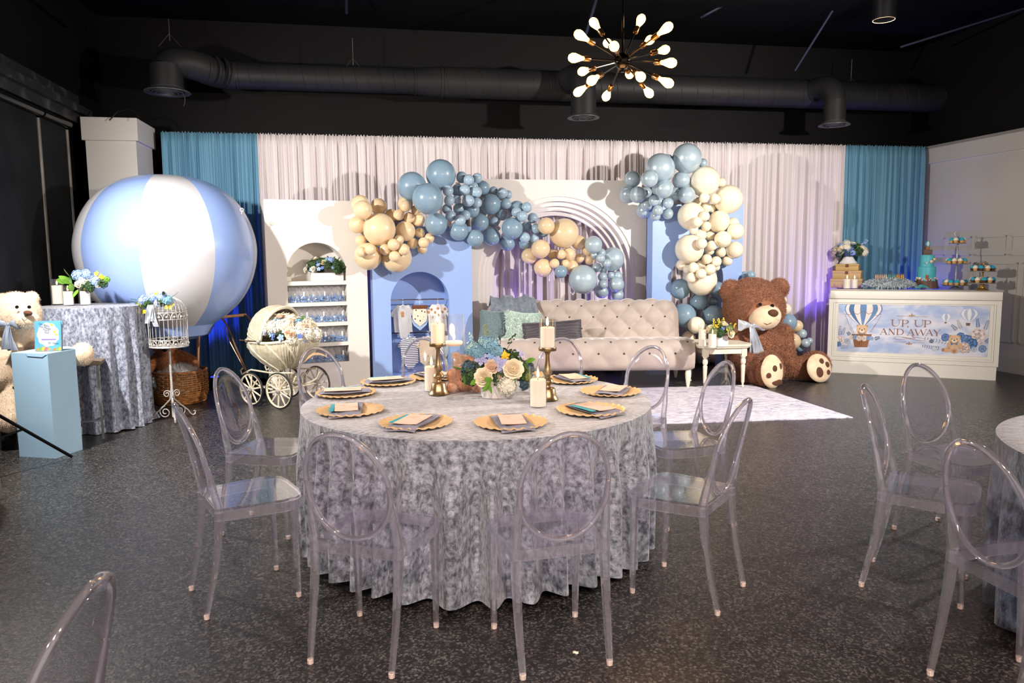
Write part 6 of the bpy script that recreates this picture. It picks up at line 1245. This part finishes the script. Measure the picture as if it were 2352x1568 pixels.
# lettering: roman capitals drawn as strokes
def letter(ch, x, y, h, w):
    T, t = h*.17, h*.055; S = []
    def sf(cx, cy, l): S.append([(cx-l/2, cy-t/2), (cx+l/2, cy-t/2), (cx+l/2, cy+t/2), (cx-l/2, cy+t/2)])
    if ch == 'U': S += strip([(x+w*.12, y), (x+w*.12, y+h*.62), (x+w*.2, y+h*.86), (x+w*.45, y+h*.98), (x+w*.7, y+h*.9), (x+w*.86, y+h*.66), (x+w*.88, y)], [T, T, T*.9, t*1.5, t, t, t]); sf(x+w*.12, y, w*.36); sf(x+w*.88, y, w*.3)
    if ch == 'P': S += strip([(x+w*.18, y), (x+w*.18, y+h)], T)+strip([(x+w*.18, y+t/2), (x+w*.6, y+t/2), (x+w*.86, y+h*.12), (x+w*.94, y+h*.28), (x+w*.86, y+h*.44), (x+w*.6, y+h*.56), (x+w*.22, y+h*.56)], [t, t, T*.8, T, T*.8, t, t]); sf(x+w*.18, y, w*.36); sf(x+w*.18, y+h, w*.4)
    if ch == 'A': S += strip([(x+w*.12, y+h), (x+w*.5, y)], t)+strip([(x+w*.5, y), (x+w*.9, y+h)], T)+strip([(x+w*.26, y+h*.64), (x+w*.72, y+h*.64)], t); sf(x+w*.12, y+h, w*.26); sf(x+w*.9, y+h, w*.3)
    if ch == 'N': S += strip([(x+w*.14, y+h), (x+w*.14, y)], t)+strip([(x+w*.14, y), (x+w*.86, y+h)], T)+strip([(x+w*.86, y+h), (x+w*.86, y)], t); sf(x+w*.14, y+h, w*.26); sf(x+w*.86, y, w*.26)
    if ch == 'D': S += strip([(x+w*.16, y), (x+w*.16, y+h)], T)+strip([(x+w*.16, y+t/2), (x+w*.55, y+t/2), (x+w*.84, y+h*.2), (x+w*.92, y+h*.5), (x+w*.84, y+h*.8), (x+w*.55, y+h-t/2), (x+w*.16, y+h-t/2)], [t, t, T*.8, T, T*.8, t, t]); sf(x+w*.14, y, w*.28); sf(x+w*.14, y+h, w*.28)
    if ch == 'W': S += strip([(x+w*.06, y), (x+w*.28, y+h)], T)+strip([(x+w*.28, y+h), (x+w*.5, y)], t)+strip([(x+w*.5, y), (x+w*.72, y+h)], T)+strip([(x+w*.72, y+h), (x+w*.94, y)], t); sf(x+w*.06, y, w*.2); sf(x+w*.94, y, w*.18)
    if ch == 'Y': S += strip([(x+w*.1, y), (x+w*.5, y+h*.52)], T)+strip([(x+w*.5, y+h*.52), (x+w*.9, y)], t)+strip([(x+w*.5, y+h*.5), (x+w*.5, y+h)], T); sf(x+w*.1, y, w*.28); sf(x+w*.9, y, w*.24); sf(x+w*.5, y+h, w*.34)
    if ch == ',': S += strip([(x, y), (x-3, y+26)], [16, 5])
    dec('printed_letter', S, (150, 104, 84))
for ch, x, w in (('U', 900, 125), ('P', 1040, 100), ('U', 1215, 130), ('P', 1345, 98)): letter(ch, x, 326+(x-900)*.008, 92, w)
letter(',', 1132, 408, 20, 10)
for ch, x, w, h in (('A', 745, 105, 84), ('N', 862, 100, 84), ('D', 975, 105, 84), ('A', 1120, 105, 128), ('W', 1225, 165, 84), ('A', 1370, 105, 84), ('Y', 1475, 100, 84)): letter(ch, x, 447+(x-745)*.016, h if h < 100 else 84, w)
dec('printed_swash', strip([(1190, 535), (1215, 565), (1240, 580)], [14, 8, 3])+strip([(1240, 578), (1180, 590), (1080, 570), (990, 555), (945, 572), (960, 592), (1010, 600), (1090, 592), (1170, 575), (1260, 566), (1330, 578), (1380, 592), (1375, 608), (1300, 612), (1220, 595), (1150, 575), (1060, 562)], 4), (170, 130, 108))
dec('printed_rule', strip([(965, 272), (1130, 276)], 4)+strip([(1215, 278), (1392, 284)], 4)+strip([(945, 630), (1115, 634)], 4)+strip([(1200, 638), (1370, 642)], 4)+[oval(1176, 262, 10, 24), oval(1150, 268, 16, 8), oval(1202, 268, 16, 8), oval(1158, 652, 10, 24), oval(1132, 655, 16, 8), oval(1184, 657, 16, 8)], (176, 132, 84))
# ---- things on the counter
ZT = DH+.0005
def on(px, py, back=0): p = Pz(px, py, ZT); return p+dc.n*back
M_kraft = mat('gold_woven_box', (206, 176, 120), .5, .15, c2=(178, 146, 92), wave=60, ns=-1, nd=.5, bump=.2, bs=120); M_latch = mat('brown_leather_latch', (112, 74, 46), .6, c2=(96, 62, 38), ns=20)
bxp = on(1946, 661, .17); zc_b = ZT
for i, (w, h, d, lab) in enumerate(((.40, .125, .30, 'largest gold woven box at the bottom of the stack'), (.36, .11, .27, 'middle gold woven box of the stack'), (.29, .09, .22, 'smallest gold woven box on top of the stack, under the flowers'))):
    t = thing('gift_box', lab, 'box', (bxp.x, bxp.y, zc_b), dang-.12, 'stacked gold boxes'); part('base', MB().rbox((0, 0, h*.35), (w, d, h*.7), .004), M_kraft, t); part('lid', MB().rbox((0, 0, h*.85), (w+.008, d+.008, h*.3), .004), M_kraft, t); part('latch', MB().rbox((0, -d/2-.006, h*.75), (.04, .006, .04), .003), M_latch, t); zc_b += h+.001
fa = thing('vase_flowers', 'white fluted vase of cream roses and blue flowers on top of the gold boxes', 'flower arrangement', (bxp.x, bxp.y, zc_b), dang)
part('vase', MB().lathe([(0, 0), (.11, 0), (.12, .01), (.085, .05), (.06, .1), (.055, .1), (.07, .05), (0, .02)], 30, M=Matrix.Diagonal((1, .7, 1, 1))), M_ceram, fa)
mound(fa, (0, 0, .15), (.20, .13, .13), [('rose', 'ivory', 7, .055), ('hydr', 'white', 6, .055), ('hydr', 'ivory', 4, .05), ('star', 'blue', 9, .04), ('star', 'deep', 6, .03), ('moss', 'dark', 7, .05), ('moss', 'teal', 5, .045), ('leaf', 'green', 6, .08), ('hydr', 'blue', 4, .045), ('leaf', 'dark', 5, .08)], 41, -.25)
for k in range(2): bloom(fa, 'sprig', 'blue', (.14, 0, .2), .16, (.5+.2*k, -.1, 1))
glass_candle(on(1945, 663, .02), .047, .165, .125, 'at the left before the gold boxes', None, 'on the dessert counter'); glass_candle(on(1962, 663, .07), .047, .165, .12, 'at the right before the gold boxes', None, 'on the dessert counter')
# feather boa mound with macarons
M_feath = mat('pale_grey_blue_feather', (208, 220, 224), .8, c2=(180, 196, 202), ns=30, sheen=.4)
fp = on(2043, 664, .16); fea = thing('feather_heap', 'heap of pale grey blue feathers under the macaron box', 'feathers', fp, dang)
V = []; F = []
rgn = np.random.default_rng(77)
core = MB().ell((0, 0, .055), (.29, .17, .055), 24, 10); part('core', core, M_feath, fea)
mb = MB()
for _ in range(2600):
    a = rgn.uniform(0, 2*PI); q = math.sqrt(rgn.random()); x = .31*q*cos(a); y = .19*q*sin(a); z = .012+.115*math.sqrt(max(0, 1-q*q)); d = Vector((x*3+rgn.normal(0, .5), y*3+rgn.normal(0, .5)-.25, .35+rgn.normal(0, .4))).normalized(); s = d.orthogonal().normalized(); s.rotate(Matrix.Rotation(rgn.uniform(0, 6), 3, d)); l = rgn.uniform(.03, .06); c = Vector((x, y, z))
    e = c+d*l-Vector((0, 0, .012))
    if y < -.14 and rgn.random() < .4: e.z -= .05
    elif e.z < .004: e.z = .004
    mb.add([c-s*.002, c+d*l*.5+s*.006, e, c+d*l*.5-s*.006], [(0, 1, 2, 3)])
o = part('feathers', mb, M_feath, fea, True); o['kind'] = 'stuff'
tz = Py(2038, 640, fp.y).z; mbx = thing('macaron_box', 'clear plastic box holding a row of macarons on the feather heap', 'box', (fp.x, fp.y, tz-.03), dang)
M_mclear = clear('clear_thin_plastic', (250, 250, 250), .05, .0, 1.3, .6)
hbx = .012; part('tray', MB().rbox((0, 0, hbx/2), (.36, .10, hbx), .003), M_mclear, mbx)
part('lid', MB().box(-.18, .18, -.05, -.048, .012, .105).box(-.18, .18, .048, .05, .012, .105).box(-.18, -.178, -.048, .048, .012, .105).box(.178, .18, -.048, .048, .012, .105).box(-.18, .18, -.05, .05, .105, .107), M_mclear, mbx, False)
part('riser', MB().box(-.185, .185, -.055, .055, -.05, -.001), M_mclear, mbx, False)
for i, (c, lab) in enumerate((((236, 206, 180), 'leftmost peach macaron'), ((240, 200, 170), 'second peach macaron'), ((238, 222, 196), 'ivory macaron'), ((84, 190, 190), 'first teal macaron'), ((96, 200, 190), 'second teal macaron'), ((240, 180, 80), 'orange macaron'), ((244, 196, 80), 'rightmost yellow macaron'))):
    p = dc.n*0; off = rotz(dang).to_3x3() @ Vector((-.15+.05*i, 0, 0)); t = thing('macaron', lab+' in the clear box', 'macaron', Vector((fp.x, fp.y, tz-.03+hbx+.0385))+off, dang, 'macarons in the clear box'); R_ = roty(PI/2)
    m_ = mat('macaron_shell', c, .7, c2=tuple(max(0, v-10) for v in c), ns=40)
    for s in (-1, 1): part('shell', MB().lathe([(0, .004*s), (.036, .004*s), (.038, .009*s), (.03, .018*s), (.012, .022*s), (0, .0225*s)], 18, M=R_), m_, t)
    part('filling', MB().lathe([(0, -.0038), (.034, -.0038), (.034, .0038), (0, .0038)], 16, M=R_), mat('macaron_filling', (110, 60, 44), .6, c2=(90, 50, 40), ns=20), t)
# cake
M_tcake = mat('turquoise_fondant', (84, 192, 204), .45, c2=(92, 198, 208), ns=6); M_bcake = mat('brown_fondant', (118, 92, 80), .6, c2=(104, 80, 70), ns=10)
ck = on(2130, 663, .22); kS = ck.y/FPX; cake = thing('tiered_cake', 'turquoise and brown tiered cake with a balloon topper', 'cake', ck, dang)
def cz(y): return Py(2125, y, ck.y).z-ZT
part('board', MB().lathe([(0, 0), (.155, 0), (.155, .012), (0, .012)], 30), M_bcake, cake)
mbk = MB().grid(lambda u, v: ((.125+.02*(1-v)+.004*abs(sin(14*PI*u)))*cos(2*PI*u), (.125+.02*(1-v)+.004*abs(sin(14*PI*u)))*sin(2*PI*u), .012+(cz(639)-.012)*v), 140, 3, True); part('basket_tier', mbk, M_bcake, cake)
def tier(r, z0, z1, m): return part('tier', MB().lathe([(0, z0), (r, z0), (r, z1-.012), (r-.004, z1-.003), (r-.014, z1), (0, z1)], 36), m, cake)
tier(.112, cz(640), cz(612), M_tcake); tier(.085, cz(612), cz(585), M_tcake)
part('top_box', MB().rbox((0, 0, (cz(586)+cz(573))/2), (.105, .09, cz(573)-cz(586)), .004), M_bcake, cake)
tb_ = part('topper', MB().lathe([(0, cz(573)), (.02, cz(573)), (.026, cz(567)), (0, cz(567))], 14), mat('caramel_fondant', (178, 120, 60), .6, c2=(160, 104, 50), ns=20), cake)
part('topper_balloon', MB().ell((0, 0, cz(560)), (.032, .032, .038), 18, 12), M_tcake, tb_); part('topper_stripe', MB().ell((0, -.02, cz(560)), (.014, .016, .035), 12, 10), M_ceram, tb_)
part('cloud_drape', MB().grid(lambda u, v: (-.06+.18*(u-.5)*(1.4-v*.4), -.145-.01*sin(10*u), .004+.05*sin(PI*u)*(v)), 16, 5), M_tcake, cake)
rg = random.Random(9); bc_ = [(154, 196, 220), (236, 186, 166), (244, 240, 232), (70, 52, 46), (240, 222, 160), (120, 190, 200)]
bm_ = [mat('sugar_pearl', c, .35, c2=tuple(min(255, v+8) for v in c)) for c in bc_]
for k in range(44):
    a = -PI/2+rg.uniform(-1.3, 1.3); low = k < 24; r = (.12 if low else .095)+rg.uniform(-.004, .008); z = cz(640 if low else 600)+rg.uniform(-.018, .014)+(.03*sin(a+1.2) if not low else 0); s = rg.uniform(.012, .021)
    if not low and a < -PI/2-.2: continue
    part('sugar_ball', MB().ell((r*cos(a), r*sin(a), z), s, 10, 7), bm_[rg.randrange(6)], cake)
part('fondant_bear', MB().ell((.0, -.13, cz(640)+.005), (.016, .012, .02), 10, 8).ell((.0, -.13, cz(640)+.035), .016, 10, 8).ell((-.012, -.13, cz(640)+.05), .006, 8, 6).ell((.012, -.13, cz(640)+.05), .006, 8, 6), mat('orange_fondant', (200, 110, 50), .6, c2=(186, 98, 42), ns=20), cake)
# cupcakes and stands
cup_me = MB().lathe([(0, 0), (.021, 0), (.0285, .03), (.0285, .032), (0, .032)], 18).mesh('cup', 35)
fro_me = MB().lathe([(0, .031), (.031, .031), (.034, .037), (.028, .044), (.030, .048), (.022, .055), (.023, .058), (.012, .066), (.001, .071)], 18).mesh('frosting')
M_cup = mat('golden_sponge_cup', (222, 176, 110), .7, c2=(204, 154, 88), ns=40); M_cupb = mat('chocolate_sponge_cup', (88, 58, 44), .7, c2=(74, 48, 36), ns=40); M_ft = mat('turquoise_frosting', (28, 168, 196), .5, c2=(40, 180, 206), ns=20); M_fw = mat('ivory_frosting', (244, 234, 216), .5, c2=(236, 224, 202), ns=20)
M_sil = mat('hammered_silver', (214, 214, 218), .25, .7, c2=(182, 182, 188), ns=40, bump=.2, bs=80); M_bgold = mat('polished_gold', (216, 176, 98), .25, .75, c2=(180, 138, 66), ns=10)
def cupcake(p, teal, choc, lab, grp):
    t = thing('cupcake', lab, 'cupcake', p, 0, grp); link('cup', cup_me, M_cupb if choc else M_cup, t); link('frosting', fro_me, M_ft if teal else M_fw, t)
def stand(px, py, back, tiers, base_m, plate_m, lab, nm, topz, seed, chocp):
    b = on(px, py, back); t = thing('cupcake_stand', lab, 'cake stand', b, dang, 'cupcake stands'); rg = random.Random(seed)
    zz = [Py(px, y, b.y).z-ZT for y, r in tiers]
    part('base', MB().lathe([(0, 0), (.075, 0), (.076, .004), (.06, .014), (.035, .03), (.022, zz[0]-.004), (0, zz[0]-.004)], 28), base_m, t)
    for i, ((y, r), z) in enumerate(zip(tiers, zz)):
        part('tier_plate', MB().lathe([(0, z-.004), (r-.008, z-.004), (r, z+.006), (r-.004, z+.007), (r-.012, z), (0, z)], 36), plate_m, t)
        nx = zz[i+1] if i+1 < len(zz) else topz
        part('column', MB().lathe([(0, z), (.012, z), (.016, z+.008), (.009, z+.016), (.011, z+(nx-z)*.5), (.009, nx-.02), (.015, nx-.010), (.010, nx-.0045), (0, nx-.0045)], 14), base_m, t)
        n = max(4, int(2*PI*(r-.034)/.068))
        for k in range(n):
            a = 2*PI*k/n+i*.3-PI/2; teal = (k+i) % 2 == 0; ch = teal and rg.random() < chocp; p = b+rotz(dang).to_3x3() @ Vector(((r-.038)*cos(a), (r-.038)*sin(a), z+.0075))
            side = 'front' if sin(a) < -.3 else 'back' if sin(a) > .3 else ('left' if cos(a) < 0 else 'right')
            cupcake(p, teal, ch, '%s frosted cupcake on the %s of the %s tier, %s' % ('turquoise' if teal else 'ivory', side, ('bottom', 'middle', 'top')[i] if len(tiers) == 3 else ('lower', 'upper')[i], nm), 'cupcakes on the '+nm)
    f = part('finial', MB().lathe([(0, topz-.005), (.014, topz-.005), (.016, topz+.008), (.007, topz+.016), (.013, topz+.026), (.011, topz+.036), (0, topz+.042)], 14), base_m, t)
    part('ring_handle', MB().tube([(.04*cos(a), 0, topz+.03+.035*sin(a)) for a in [2*PI*i/24 for i in range(24)]], .0025, 6, True), base_m, f)
stand(2199, 665, .22, [(655, .155), (606, .135), (559, .105)], M_sil, M_sil, 'tall three tier silver stand of cupcakes', 'silver stand', Py(2203, 542, on(2199, 665, .22).y).z-ZT, 3, .0)
stand(2259, 667, .12, [(650, .15), (623, .15)], M_bgold, M_sil, 'low two tier stand of cupcakes with gold base', 'gold based stand', Py(2261, 612, on(2259, 667, .12).y).z-ZT, 4, .9)
_g = {}
for o in [q for q in COL.objects if q.get('category') == 'cupcake']: _g.setdefault(o['label'], []).append(o)
for l, L in _g.items():
    if len(L) > 1:
        L.sort(key=lambda o: o.location.x)
        for k, o in enumerate(L): o['label'] = (['leftmost', 'rightmost'] if len(L) == 2 else ['leftmost', 'middle', 'rightmost'] if len(L) == 3 else ['first', 'second', 'third', 'fourth'])[k]+' '+l
# petal on the floor
pt = Pz(1322, 1499, 0); solo('fallen_petal', MB().grid(lambda u, v: ((u-.5)*.022, (v-.5)*.018, .002+.006*sin(PI*u)*sin(PI*v)+.002*sin(7*u)), 6, 6), FM['ivory'], 'tiny cream petal lying on the dark floor in front', 'petal', (pt.x, pt.y, 0))
# bundle of cable on the pillar cap
cbp = Vector((-4.2, 8.42, 3.042)); solo('cable_loop', MB().tube([(-.2, 0, .004), (-.12, .03, .10), (.0, .04, .13), (.1, .02, .08), (.14, 0, .004)], .006, 6), M_can, 'loop of black cable lying on the pillar cap', 'cable', cbp)
